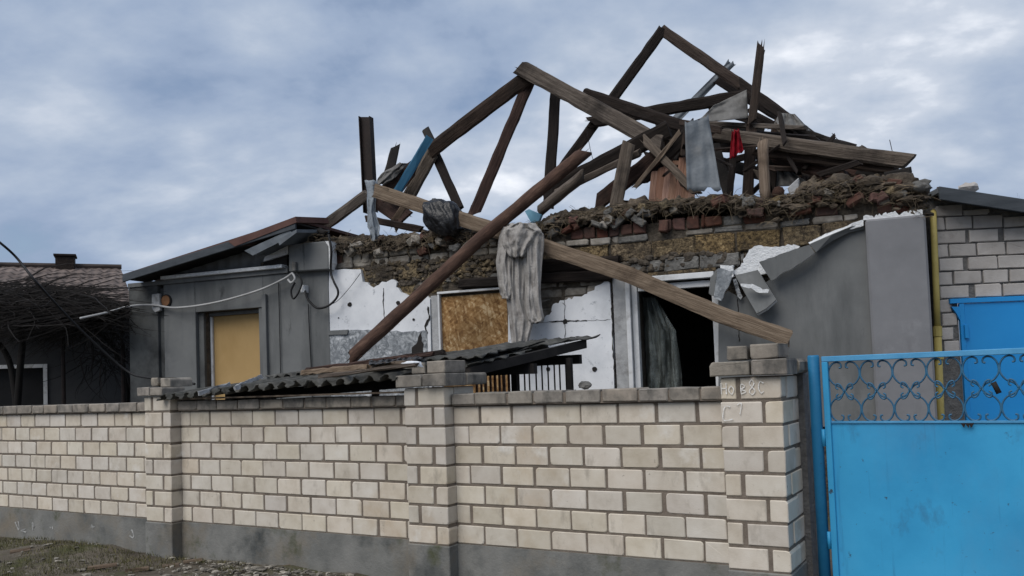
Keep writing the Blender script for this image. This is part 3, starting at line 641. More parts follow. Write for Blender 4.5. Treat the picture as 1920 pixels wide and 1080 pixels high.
# rendered stub of the parapet at the corner of the left wing
m = MB(); ppoly(m, HOU, [(541, 458), (608, 452), (616, 462), (616, 505), (541, 510)], -.10, .20); m.build('parapet_stub', MT['render'], house, bevel=.012)
m = MB(); ppoly(m, HOU, [(609, 452), (620, 452), (622, 492), (617, 505), (616, 462)], -.098, .02); m.build('torn_edge', MT['foamedge'], house)
# round fan hole with rust
fc = HOU.at(313, 564, -.01); fu = HOU.uv(313, 564)
m = MB(); ring = lambda r, o, n=20, sx=1: [HOU.pt(fu[0]+r*sx*math.cos(2*math.pi*i/n), fu[1]+r*math.sin(2*math.pi*i/n), o) for i in range(n)]
m.prism(ring(.085, -.022), ring(.085, .0)); FAN = m.build('fan_hole', MT['soot'], house)
m = MB(); m.prism(ring(.07, -.030), ring(.07, -.024)); m.build('fan_cover', MT['fanrust'], FAN)
m = MB(); ppoly(m, HOU, [(284, 552), (298, 550), (300, 582), (290, 586), (284, 578)], -.06, -.014); m.build('cable_bracket', MT['dirtywhite'], house, bevel=.006)

# insulation, left field
top = rag([(617, 505), (676, 505)], 12, 1)+rag([(680, 528), (700, 540), (716, 528), (738, 524), (752, 548), (772, 556), (790, 545), (806, 560)], 6, 3)
poly = top+[(810, 745), (612, 750)]
m = MB(); ppoly(m, HOU, poly, .012, .066); F1 = m.build('foam_sheet', MT['foam'], house)
m = MB(); ppoly(m, HOU, rag([(616, 622), (690, 618), (760, 622), (800, 620)], 8, 2)+[(804, 740), (612, 745)], .004, .011); m.build('adhesive_patch', MT['adhesive'], house)
m = MB(); ppoly(m, HOU, [(615, 620), (652, 618), (651, 627), (615, 628)], -.02, .003); m.build('render_scrap', MT['render'], house)
m = MB(); ppoly(m, HOU, rag([(772, 652), (783, 640), (790, 622), (793, 650), (794, 672), (772, 672)], 5, 2), -.002, .003); m.build('hole', MT['soot'], house)
def dowel(px, py, r, parent, o=.006):
    u, z = HOU.uv(px, py); n = 9; rr = r*pxm(HOU.at(px, py))
    m = MB(); f = [HOU.pt(u+rr*random.uniform(.8, 1.15)*math.cos(2*math.pi*i/n), z+rr*random.uniform(.8, 1.15)*math.sin(2*math.pi*i/n), o) for i in range(n)]
    m.prism(f, [p+HOU.n*.004 for p in f]); m.build('dowel_hole', MT['soot'], parent)
for (x, y, r) in ((655, 571, 4.5), (746, 568, 4.5), (775, 599, 2.8), (634, 596, 1.5)): dowel(x, y, r, F1)
def crack(pts, wpx, parent, o=.008):
    for a, b in zip(pts[:-1], pts[1:]):
        pass
    m = MB(); P = []
    for (x, y) in rag(pts, 5, 1.0):
        w = wpx*random.uniform(.3, 1.0); P.append([HOU.at(x-w/2, y-w/3, o), HOU.at(x+w/2, y+w/3, o)])
    m.grid(P); m.build('joint_crack', MT['soot'], parent, thick=.002)
crack([(719, 540), (719, 575), (721, 602)], 1.8, F1); crack([(803, 575), (805, 598), (797, 612), (800, 622), (788, 640)], 5, F1)
# left jamb of the boarded window
ub(U(808), OSB[0]-.03, 1.0, OSB[3]+.02, .03, .20, 'dirtywhite', 'window_jamb')
W2 = ub(OSB[0]-.002, OSB[1], OSB[2], OSB[3], .07, .085, 'osb', 'window', bevel=0)
ub(OSB[0]-.028, OSB[0]-.002, OSB[2], OSB[3]+.03, .02, .09, 'whiteframe', 'frame', W2); ub(OSB[0]-.028, OSB[1], OSB[3]+.031, OSB[3]+.058, .015, .09, 'whiteframe', 'frame', W2)
ub(OSB[1]-.005, OSB[1]+.025, OSB[2], OSB[3], .03, .09, 'woodpale', 'frame', W2)
# insulation, right field
poly = [(952, 745), (953, 590)]+rag([(985, 612), (1010, 606), (1030, 590), (1042, 568), (1062, 562), (1084, 556), (1108, 546), (1128, 532), (1136, 524), (1143, 530)], 5, 3)+[(1150, 640), (1152, 760), (952, 760)]
m = MB(); ppoly(m, HOU, poly, .012, .066); F3 = m.build('foam_sheet', MT['foam'], house)
for (x, y, r) in ((1059, 603, 5), (1114, 692, 5), (1027, 692, 4)): dowel(x, y, r, F3)
crack([(1030, 603), (1100, 601)], 3.5, F3); crack([(985, 606), (1145, 599)], 1.0, F3, .0095); crack([(1058, 555), (1060, 645)], 1.2, F3); crack([(1146, 530), (1148, 600), (1150, 660), (1154, 722)], 3.5, F3); crack([(1055, 568), (1060, 573)], 4, F3); crack([(1080, 632), (1100, 632)], 4, F3)
# door opening: jambs, frame, head
ub(U(1152), DOR[0]-.05, .0, 2.50, .02, .20, 'dirtywhite', 'door_jamb')
DW = ub(DOR[0]-.048, DOR[0]+.012, .05, 2.42, .06, .16, 'whiteframe', 'door_frame')
ub(DOR[0]-.10, DOR[0]-.052, .05, 2.46, -.005, .019, 'whiteframe', 'trim', DW)
ub(DOR[1]-.035, DOR[1]+.03, .05, 2.30, .05, .15, 'whiteframe', 'frame', DW); ub(DOR[1]+.032, DOR[1]+.055, .05, 2.30, .02, .12, 'dirtywhite', 'trim', DW)
ub(DOR[0]+.02, DOR[1]-.01, 2.345, 2.41, .07, .15, 'whiteframe', 'frame', DW); ub(DOR[0]+.02, DOR[1]+.0, 2.43, 2.49, .00, .15, 'whiteframe', 'frame', DW)
ub(DOR[0]-.02, DOR[1]+.02, 2.495, 2.53, .03, .12, 'shell', 'foam_seal', DW)
# torn plastic film inside the opening
m = MB(); P = []
for i in range(22):
    r_ = []
    for j in range(13):
        z = 2.3-i*.095; x = DOR[0]+.02+(.36-.02*math.sin(i*.5))*j/12*(1 if i > 3 else .4+.15*i)
        r_.append(HOU.pt(x, z, .30+.035*math.sin(j*1.5+i*.25)+.03*noise.noise(Vector((i*.35, j*.5, 0)))))
    P.append(r_)
m.grid(P); m.build('plastic_film', MT['film'], house, smooth=True)
# grey rendered field on the right, its torn upper edge
poly = [(1347, 800), (1347, 566), (1364, 545), (1392, 560), (1420, 540), (1450, 520)]+rag([(1450, 520), (1500, 492), (1532, 470), (1560, 447), (1590, 434), (1622, 428)], 9, 1.2)+[(1640, 428), (1650, 800)]
m = MB(); ppoly(m, HOU, poly, .0, .066); RW = m.build('render_field', MT['render'], house)
crack([(1383, 560), (1384, 590), (1386, 640)], 2.2, RW, -.003)
# pilaster at the right corner
pts = [(1622, 412), (1736, 403), (1762, 800), (1648, 800)]
zp = HOU.uv(1680, 409)[1]
u0, u1 = HOU.uv(1623, 430, -.09)[0], HOU.uv(1737, 430, -.09)[0]
ub(u0, u1, 0, zp, -.09, .08, 'renderlight', 'corner_pilaster', bevel=.02)
m = MB(); Pt = []
for i in range(46):
    t = i/45; x, y = lerp((1619, 411), (1730, 400), t); Pt.append((x, y-max(1, 6+9*noise.noise(Vector((t*9, 3, 0)))+5*noise.noise(Vector((t*31, 7, 0))))))
ppoly(m, HOU, Pt+[(1730, 404), (1619, 413)], -.07, .05); m.build('foam_edge', MT['foamedge'], house)
# exposed white insulation and peeled, curling render
wp = rag([(1372, 512), (1388, 500), (1404, 468), (1422, 460), (1455, 462), (1488, 458)], 5, 2)+[(1500, 462), (1486, 476), (1430, 492), (1440, 512), (1395, 522)]
m = MB(); ppoly(m, HOU, wp, -.005, .06); m.build('foam_sheet', MT['foamedge'], house)
def flap(fr_pts, offs, thick, name='peeled_render', front='render', back='foamedge'):
    A = [HOU.at(x, y, o) for (x, y), o in zip(fr_pts, offs)]
    cen = sum(A, Vector())/len(A); nn = sum(((A[i]-cen).cross(A[(i+1) % len(A)]-cen) for i in range(len(A))), Vector()).normalized()
    if nn.dot(EYE-A[0]) > 0: nn = -nn
    m = MB(); m.prism(A, [p+nn*.012 for p in A]); a = m.build(name, MT[front], house)
    m = MB(); B = [p+nn*.0125 for p in A]; C = [p+nn*thick for p in A]; m.prism(B, C); m.build('foam_backing', MT[back], a)
    return a
flap(rag([(1423, 491), (1470, 474), (1518, 459)], 9, 1)+rag([(1528, 474), (1490, 500), (1446, 526)], 7, 1.5)+[(1423, 491)][:0], [-.16]*0 or [-.16+.0*i for i in range(40)], .05)
flap([(1519, 458), (1560, 440), (1596, 425), (1620, 418), (1621, 430), (1592, 436), (1560, 452), (1530, 473)], [-.14, -.12, -.09, -.05, -.02, -.05, -.08, -.12], .05)
flap([(1378, 516), (1400, 511), (1421, 506), (1438, 535), (1455, 562), (1437, 578), (1419, 588), (1398, 552)], [-.02, -.03, -.05, -.12, -.19, -.20, -.20, -.10], .05)
m = MB(); ppoly(m, HOU, rag([(1388, 532), (1410, 532), (1430, 543), (1442, 543)], 5, 1.5)+rag([(1440, 549), (1424, 549), (1408, 540), (1390, 537)], 5, 1.5), -.215, -.203); m.build('foam_scrap', MT['foamedge'], house)
m = MB(); ppoly(m, HOU, rag([(1523, 463), (1558, 446), (1592, 430), (1619, 423), (1619, 412), (1594, 420), (1560, 434), (1524, 450)], 6, 1.5), -.075, .01); m.build('foam_edge', MT['foamedge'], house)
m = MB(); ppoly(m, HOU, rag([(1374, 524), (1380, 522), (1392, 556), (1389, 562), (1383, 556)], 6, 1), -.06, -.04); m.build('render_scrap', MT['foil'], house)
# crumpled foil-faced insulation beside the door head
m = MB(); P = []
for i in range(17):
    r_ = []
    for j in range(13):
        s, t = j/12, i/16
        x = 1362-20*t+(s-.5)*(30+10*math.sin(t*3)); y = 502+(58-18*s)*t+4*math.sin(s*3)
        q = HOU.at(x, y, -.10); d = (noise.noise(Vector((i*.4, j*.45, 3)))*.06+noise.noise(Vector((i*1.1, j*1.2, 9)))*.025+.05*math.cos((s-.5)*3.1)-.03)
        r_.append(q-HOU.n*d+HOU.d*noise.noise(Vector((i*.8, j*.8, 21)))*.02)
    P.append(r_)
flap(rag([(1346, 503), (1374, 508), (1366, 536), (1352, 564), (1338, 558)], 6, 1.5), [-.16]*60, .04, 'foil_scrap', 'adhesive')
flap(rag([(1332, 520), (1345, 504), (1340, 556), (1329, 550)], 6, 1.5), [-.10]*60, .04, 'foil_scrap', 'render')
m = MB(); ppoly(m, HOU, rag([(1350, 497), (1375, 497), (1376, 518), (1362, 525), (1352, 514)], 5, 1.5), -.05, .05); m.build('foam_scrap', MT['foamedge'], house)

# ================================================================== block annex, gas pipe and blue door on the right
annex = thing('block_annex', 'pale block annex with dark grey roof edge behind the blue gate', 'building', ANX.pt(.5, 0, .2))
aU0, aU1 = ANX.uv(1752, 500)[0], ANX.uv(1752, 500)[0]+2.6
fz = lambda u: (lambda a, b: a[1]+(b[1]-a[1])*(u-a[0])/(b[0]-a[0]))(ANX.uv(1756, 372, -.02), ANX.uv(1920, 399, -.02))
D0 = ANX.uv(1801, 640)[0]; DZ = ANX.uv(1850, 558)[1]
m = MB()
m.prism([ANX.pt(aU0, -.1, .02), ANX.pt(D0, -.1, .02), ANX.pt(D0, fz(D0), .02), ANX.pt(aU0, fz(aU0), .02)], [ANX.pt(aU0, -.1, .3), ANX.pt(D0, -.1, .3), ANX.pt(D0, fz(D0), .3), ANX.pt(aU0, fz(aU0), .3)])
m.prism([ANX.pt(D0, DZ, .02), ANX.pt(aU1, DZ, .02), ANX.pt(aU1, fz(aU1), .02), ANX.pt(D0, fz(D0), .02)], [ANX.pt(D0, DZ, .3), ANX.pt(aU1, DZ, .3), ANX.pt(aU1, fz(aU1), .3), ANX.pt(D0, fz(D0), .3)])
AM = m.build('mortar_wall', MT['annexmortar'], annex)
z = 1.56; c = 0
while z < 3.3:
    u = aU0+.05-(.16 if c % 2 else 0)
    while u < aU1:
        L = random.uniform(.235, .29); a, b = max(u, aU0+.03), min(u+L, aU1)
        if z < DZ-.03: b = min(b, D0-.015)
        zt = min(z+.126, fz(b)-.01)
        if DZ-.12 < z < DZ-.0 and b > D0-.14: zt = z-1
        z0_ = z if not (z < DZ+.02 and zt > DZ and a > D0-.1) else DZ+.01
        if b-a > .06 and zt-z0_ > .03: put_brick(ANX, a, b, z0_, zt, random.uniform(-.006, .006), .1, AM, MT['annex'], name='block', kind='a', bev=.007, jit=.005)
        u += L+random.choice((.012, .015, .02, .045, .06))
    z += .141; c += 1
# door: frame, leaf, hinge, bracket
m = MB(); m.pbox(ANX, D0+.05, D0+1.35, .05, DZ-.05, -.012, .02); dr = m.build('door', MT['bluebright'], annex, bevel=.003); dr['label'] = 'bright blue metal door'
m = MB(); m.pbox(ANX, D0-.09, D0+1.4, DZ-.048, DZ, -.03, .015); m.build('frame', MT['bluebright'], dr, bevel=.003)
m = MB(); m.pbox(ANX, D0, D0+.048, .05, DZ-.05, -.025, .018); m.build('frame', MT['bluebright'], dr, bevel=.003)
m = MB(); ppoly(m, ANX, [(1784, 575), (1800, 575), (1800, 600), (1794, 588)], -.028, .01); m.build('bracket', MT['bluebright'], dr)
m = MB(); h = ANX.uv(1809, 622); m.pbox(ANX, h[0]-.02, h[0]+.02, h[1]-.07, h[1]+.07, -.05, -.027); m.build('hinge', MT['bluebright'], dr, bevel=.004)
# roof edge
m = MB()
T0, T1 = ANX.at(1761, 349, -.28), ANX.at(1920, 373, -.28); T2 = T0+(T1-T0)*2.4; dn = Vector((0, 0, -.135))
m.prism([T0, T2, T2+dn, T0+dn], [q+ANX.n*.03 for q in (T0, T2, T2+dn, T0+dn)]); AR = m.build('roof_edge', MT['darktimberroof'], annex, bevel=.005)
m = MB(); q0, q1 = T0+ANX.n*.031+Vector((0, 0, -.01)), T2+ANX.n*.031+Vector((0, 0, -.01)); dn2 = Vector((0, 0, -.05))
m.prism([q0, q1, q1+dn2, q0+dn2], [q+ANX.n*3 for q in (q0, q1, q1+dn2, q0+dn2)]); m.build('roof', MT['tindark'], annex)
m = MB(); s0 = T0+dn*.5+ANX.d*.01; m.tube([ANX.at(1757, 374, -.1), ANX.at(1762, 352, -.1)], .03, n=8); m.build('rust_clamp', MT['rust'], annex)
def lump(m, c, r, seed, sub=1, col=None, squash=(1, 1, 1)):
    vs, fs = ICO[sub]
    out = []
    for v in vs:
        q = Vector(v); k = 1+.42*noise.noise(q*1.3+Vector((seed*3.7, seed*1.3, 0)))+.26*noise.noise(q*3.1+Vector((0, seed*2.1, 5)))+(.16*noise.noise(q*7+Vector((seed, 0, 5))) if sub > 1 else 0)
        out.append(Vector(c)+Vector((q.x*squash[0], q.y*squash[1], q.z*squash[2]))*(r*k))
    m.add(out, fs, col)
ICO = {}
for s_ in (1, 2, 3, 5):
    bm = bmesh.new(); bmesh.ops.create_icosphere(bm, subdivisions=s_, radius=1); bm.verts.ensure_lookup_table()
    ICO[s_] = ([tuple(v.co) for v in bm.verts], [tuple(v.index for v in f.verts) for f in bm.faces]); bm.free()
m = MB(); lump(m, ANX.at(1816, 352, .25), .085, 4, 2, squash=(1.2, 1, .7)); tag(m.build('stone', MT['annex'], None), 'pale lump of rubble lying on the annex roof edge', 'stone')
# gas pipe
gp = thing('gas_pipe', 'yellow vertical gas pipe in the corner between house and annex', 'pipe', ANX.at(1764, 800, -.14))
pp = [ANX.at(1750, 398, -.02), ANX.at(1750, 402, -.10), ANX.at(1750, 410, -.14), ANX.at(1756, 560, -.14), ANX.at(1757.5, 612, -.14)]
m = MB(); m.tube(pp, .031, n=14); m.build('pipe', MT['yellow'], gp, smooth=True)
e = ANX.at(1757.5, 612, -.14); dirn = (ANX.at(1757.5, 612, -.14)-ANX.at(1750, 410, -.14)).normalized()
m = MB(); m.tube([e, e+dirn*.10], .043, n=10); m.build('coupling', MT['yellow'], gp, smooth=False)
m = MB(); m.tube([e+dirn*.10, e+dirn*.9, e+dirn*1.9], .036, n=14); m.build('pipe', MT['yellow'], gp, smooth=True)
m = MB(); m.tube([e+dirn*.26, e+dirn*.33], .05, n=8); m.build('valve', MT['yellow'], gp)
m = MB(); m.tube([ANX.at(1733, 356, -.05), ANX.at(1734, 392, -.05)], .018, n=10)
tag(m.build('pipe_stub', MT['yellow'], None, smooth=True), 'short cream pipe end sticking up at the wall corner', 'pipe')

# ================================================================== neighbour's house, left
nb = thing('neighbour_house', 'low dark house with brown slated roof beyond the left fence panel', 'house', NEI.pt(0, 0, 2))
nU0, nU1 = NEI.uv(-380, 650)[0], NEI.uv(262, 650)[0]
nw = (NEI.uv(-60, 700)[0], NEI.uv(85, 700)[0], NEI.uv(40, 687)[1])
m = MB(); m.pbox(NEI, nw[1], nU1, 0, 3.05, 0, .3); m.pbox(NEI, nU0, nw[1], nw[2], 3.05, 0, .3); m.pbox(NEI, nU0, nw[1], 0, .6, 0, .3); m.build('wall', MT['neiwall'], nb)
m = MB(); m.pbox(NEI, nU0, nw[1], .6, nw[2], .12, .15); NW = m.build('window', MT['black'], nb)
m = MB(); m.pbox(NEI, nw[1]-.03, nw[1]+.03, .6, nw[2]+.03, -.03, .05); m.build('frame', MT['whiteframe'], NW)
m = MB(); m.pbox(NEI, nU0, nw[1]-.031, nw[2]-.03, nw[2]+.03, -.03, .05); m.build('frame', MT['whiteframe'], NW)
m = MB(); zr = NEI.uv(100, 500, 2.6)[1]; P = []
rU0, rU1 = NEI.uv(-340, 500, 2.6)[0], NEI.uv(226, 506, 2.6)[0]; eU1 = NEI.uv(255, 560, -.4)[0]
ze = 2.92
for i in range(45):
    t = i/44; r_ = []
    for j in range(421):
        s = j/420; u = (rU0-1)+((rU1+(eU1-rU1)*(1-t))-(rU0-1))*s
        w = .006*math.sin(u*2*math.pi/.15); st = .03*((t*11) % 1.0)
        r_.append(NEI.pt(u, ze+(zr-ze)*t+w-st+.02*noise.noise(Vector((u*.7, t*4, 0))), -.4+3.0*t))
    P.append(r_)
m.grid(P); NR = m.build('roof', MT['neiroof'], nb, smooth=True)
at_ = NR.data.attributes.new('ruv', 'FLOAT_VECTOR', 'POINT'); fl = []
for i in range(45):
    for j in range(421):
        q = P[i][j]; fl += [(q-NEI.p).dot(NEI.d), i/44*3.2, 0]
at_.data.foreach_set('vector', fl)
m = MB(); m.tube([NEI.pt(rU0-1, zr+.02, 2.6), NEI.pt(rU1+.02, zr+.02, 2.6)], .05, n=8); m.build('ridge_cap', MT['neiroof'], NR)
c0, c1 = NEI.uv(104, 490, 2.5), NEI.uv(140, 490, 2.5)
m = MB(); m.pbox(NEI, c0[0], c1[0], zr-.2, NEI.uv(120, 481, 2.5)[1], 2.42, 2.8); ch = m.build('chimney', MT['wooddark'], NR, bevel=.01)
m = MB(); m.pbox(NEI, c0[0]-.03, c1[0]+.03, NEI.uv(120, 481, 2.5)[1]+.001, NEI.uv(120, 479, 2.5)[1]+.02, 2.39, 2.83); m.build('chimney_cap', MT['steeldark'], NR, bevel=.005)

# ---- leafless vine on its pergola in front of it
VIN = Plane(seed_point(120, 600, 12.6), R(17.0))
vine = thing('dry_vine', 'tangled leafless black grapevine sagging over a pergola on the left', 'vine', VIN.at(40, 760))
rg = random.Random(5)
m = MB()
def strand(x, y, o, L, ang, r, sag=.02, wob=.5):
    p = VIN.at(x, y, o); pts = [p.copy()]; d = VIN.d*math.cos(ang)+Vector((0, 0, math.sin(ang)))+VIN.n*rg.uniform(-.6, .6); d.normalize(); k = 6
    for i in range(k):
        d = d+Vector((rg.uniform(-wob, wob), rg.uniform(-wob, wob), rg.uniform(-wob, wob)*.7-sag*4))*.5; d.z *= .8; d.normalize(); p = p+d*(L/k); pts.append(p.copy())
    n0 = len(m.v); m.tube(pts, [r*(1-.75*i/k) for i in range(k+1)], n=4, cap=False); 
    del m.c[n0:]; kk = rg.random(); m.c += [kk]*(len(m.v)-n0)
for i in range(2600):
    x = rg.uniform(-40, 250); t = (x+40)/290
    ytop = 545-22*math.exp(-((x-45)/40.)**2)+20*max(0, (x-90)/160)+4*math.sin(x*.09); ybot = 602+10*math.sin(x*.05)
    y = ytop+(ybot-ytop)*rg.betavariate(1.6, 1.6)
    strand(x, y, rg.uniform(-1.2, 1.6), rg.uniform(.5, 1.7), (math.pi if x > 150 else 0 if x < 0 else rg.choice((0, math.pi)))+rg.gauss(0, .2), rg.choice((.004, .006, .008, .013)), sag=.035, wob=.4)
for i in range(260): strand(rg.uniform(-20, 245), rg.uniform(585, 612), rg.uniform(-1, .5), rg.uniform(.25, .6), -math.pi/2+rg.gauss(0, .4), .005, sag=.03, wob=.35)
for i in range(170): strand(rg.gauss(205, 22), rg.uniform(600, 690), rg.uniform(-.6, .6), rg.uniform(.3, .9), -1.0+rg.gauss(0, .8), rg.choice((.006, .010)), wob=.6)
m.build('canes', MT['vine'], vine)
def vtrunk(pts, r0, r1):
    m = MB(); q = catmull([VIN.at(*p) for p in pts], 6); m.tube(q, r0, n=7, r1=r1); m.build('trunk', MT['vine'], vine, smooth=True)
vtrunk([(30, 800, 0), (38, 690, 0), (42, 640, .1), (36, 600, .2), (60, 560, .2)], .055, .04)
vtrunk([(35, 800, 0), (22, 695, 0), (4, 652, -.1), (-14, 635, -.2), (-30, 600, 0)], .05, .035)
vtrunk([(236, 790, 0), (238, 720, 0), (226, 675, 0), (205, 640, .1), (160, 605, .1), (125, 590, .2)], .045, .03)
vtrunk([(246, 730, 0), (238, 700, 0), (215, 660, .2), (212, 620, 0)], .03, .02)
for k_, (x, lab) in enumerate(((119, 'thin black pergola post below the vine, nearer the white-framed window'), (231, 'thin black pergola post beside the corner of the grey house'))):
    m = MB(); p = VIN.at(x, 700, -.3); m.tube([Vector((p.x, p.y, 0)), Vector((p.x, p.y, 2.75))], .03, n=8)
    tag(m.build('pergola_post', MT['steeldark'], None), lab, 'post', 'pergola posts')
m = MB(); 
for y, o in ((583, -.3), (570, .8)): m.tube([VIN.at(-60, y+3, o), VIN.at(100, y, o), VIN.at(252, y, o)], .022, n=6)
tag(m.build('pergola_rails', MT['steeldark'], vine), None)

# ================================================================== shed with corrugated sheets behind the fence
shed = thing('shed_roof', 'low lean-to of mossy corrugated sheets resting behind the brick fence', 'roof', FEN.pt(U_M-1.2, 0, 1.1))
SD = 2.15
def shed_z(v, u=9.): return 1.425+.20*v/SD+.095*min(1, max(0, (u-FEN.uv(303, 742, -.06)[0])/(U_M-FEN.uv(303, 742, -.06)[0])))
uA = FEN.uv(303, 742, -.06)[0]; uM0 = U_M-.015; uBf = FEN.uv(884, 700, .42)[0]; uBb = FEN.uv(1128, 652, SD)[0]
nsh = 3; us = [uA+(uM0-uA)*i/nsh for i in range(nsh+1)]
rg = random.Random(3)
def shed_sheet(ua, ub_, v0, v1, lift, raggl=0., raggr=0., ubb=None, tilt=0, amp=.026, rise=0.):
    m = MB(); P = []; nv = 15; nu = max(20, int((ub_-ua)/.0125))
    for i in range(nv+1):
        v = v0+(v1-v0)*i/nv; r_ = []; ue = ub_ if ubb is None else ub_+(ubb-ub_)*i/nv
        ja = rg.uniform(-raggl, raggl); jb = rg.uniform(-raggr, raggr)
        for j in range(nu+1):
            u = ua+ja*(j == 0)+(ue-ua)*j/nu+jb*(j == nu)
            fz_ = 0 if 0 < i < nv else rg.uniform(-.02, .02)
            r_.append(FEN.pt(u, shed_z(v, u)+lift+rise*(v-.44)/1.7+tilt*(u-ua)+amp*math.cos(u*2*math.pi/.145)+.012*noise.noise(Vector((u*2, v*2, lift*30))), v+fz_))
        P.append(r_)
    m.grid(P); return m.build('corrugated_sheet', MT['slate'], shed, smooth=True, thick=.008)
for i in range(nsh): shed_sheet(us[i]-.06, us[i+1], -.06+rg.uniform(-.02, .02), 1.25, .0+.016*(i % 2), .02, .02)
for i in range(nsh): shed_sheet(us[i]+.05, us[i+1]+.12, 1.12, SD, .035+.016*(i % 2), .02, .02)
shed_sheet(uM0-.1, uBf, .44, 1.35, .02, 0, .03, uBf+.02, amp=.016, rise=.06)
shed_sheet(uM0-.1, uBf-.1, 1.2, SD, .045, 0, .05, uBb, amp=.014, rise=.06)
shed_sheet(uBf-.5, uBf+.02, .5, 1.7, .07, .05, .05, uBb-.35, amp=.012, rise=.06)
m = MB(); m.pbox(FEN, uA+.1, uM0, 1.392, 1.405, .0, .06); m.build('wall_plate', MT['woodpale'], shed)
for v in (.55, 1.2, 2.05):
    ua_, ub2 = (uA+.5 if v > .6 else uA+.1), (uBf if v < 1 else uBf+.1); m = MB()
    Q = [FEN.pt(ua_, shed_z(v, ua_)-.13, v), FEN.pt(U_M, shed_z(v)-.13, v), FEN.pt(ub2, shed_z(v)-.13, v), FEN.pt(ub2, shed_z(v)-.045, v), FEN.pt(U_M, shed_z(v)-.045, v), FEN.pt(ua_, shed_z(v, ua_)-.045, v)]
    m.prism(Q, [q+FEN.n*.06 for q in Q]); m.build('purlin', MT['soot'], shed)
m = MB(); a, b = FEN.pt(uBf-.03, shed_z(.45)+.005, .45), FEN.pt(uBb-.10, shed_z(SD)+.075, SD-.1); k = Vector((0, 0, -.075)); w = FEN.d*-.05
m.prism([a, b, b+k, a+k], [q+w for q in (a, b, b+k, a+k)]); m.build('rafter', MT['soot'], shed)  # shaded underside of the roof is put into the frame's near-black colour
for (x, lo) in ((1068, 0),):
    q = FEN.uv(x, 700, 1.75); m = MB(); m.pbox(FEN, q[0]-.022, q[0]+.022, 0, shed_z(1.75)-.05, 1.73, 1.775); m.build('post', MT['soot'], shed)
for q in (uA+.6, uM0-.3):
    m = MB(); m.pbox(FEN, q, q+.06, 0, shed_z(2.05, q)-.135, 2.05, 2.11); m.build('post', MT['soot'], shed)
# picket screen below it
pk = thing('picket_screen', 'screen of thin upright slats under the right end of the shed roof', 'screen', FEN.at(980, 800, 2.2))
x = 893
while x < 1062:
    u, z = FEN.uv(x, 715, 2.2); br = x < 966
    wd = rg.uniform(.010, .016) if br else rg.uniform(.004, .006)
    m = MB(); m.pbox(FEN, u-wd, u+wd, .2, shed_z(2.15)-rg.uniform(.05, .09), 2.2, 2.215); m.build('slat', MT['woodpink' if br else 'steeldark'], pk)
    x += rg.uniform(8.0, 9.5) if br else rg.uniform(9, 13)
for z in (.5, 1.25):
    m = MB(); m.pbox(FEN, FEN.uv(888, 715, 2.2)[0], FEN.uv(1062, 715, 2.2)[0], z, z+.03, 2.217, 2.235); m.build('rail', MT['steeldark'], pk)

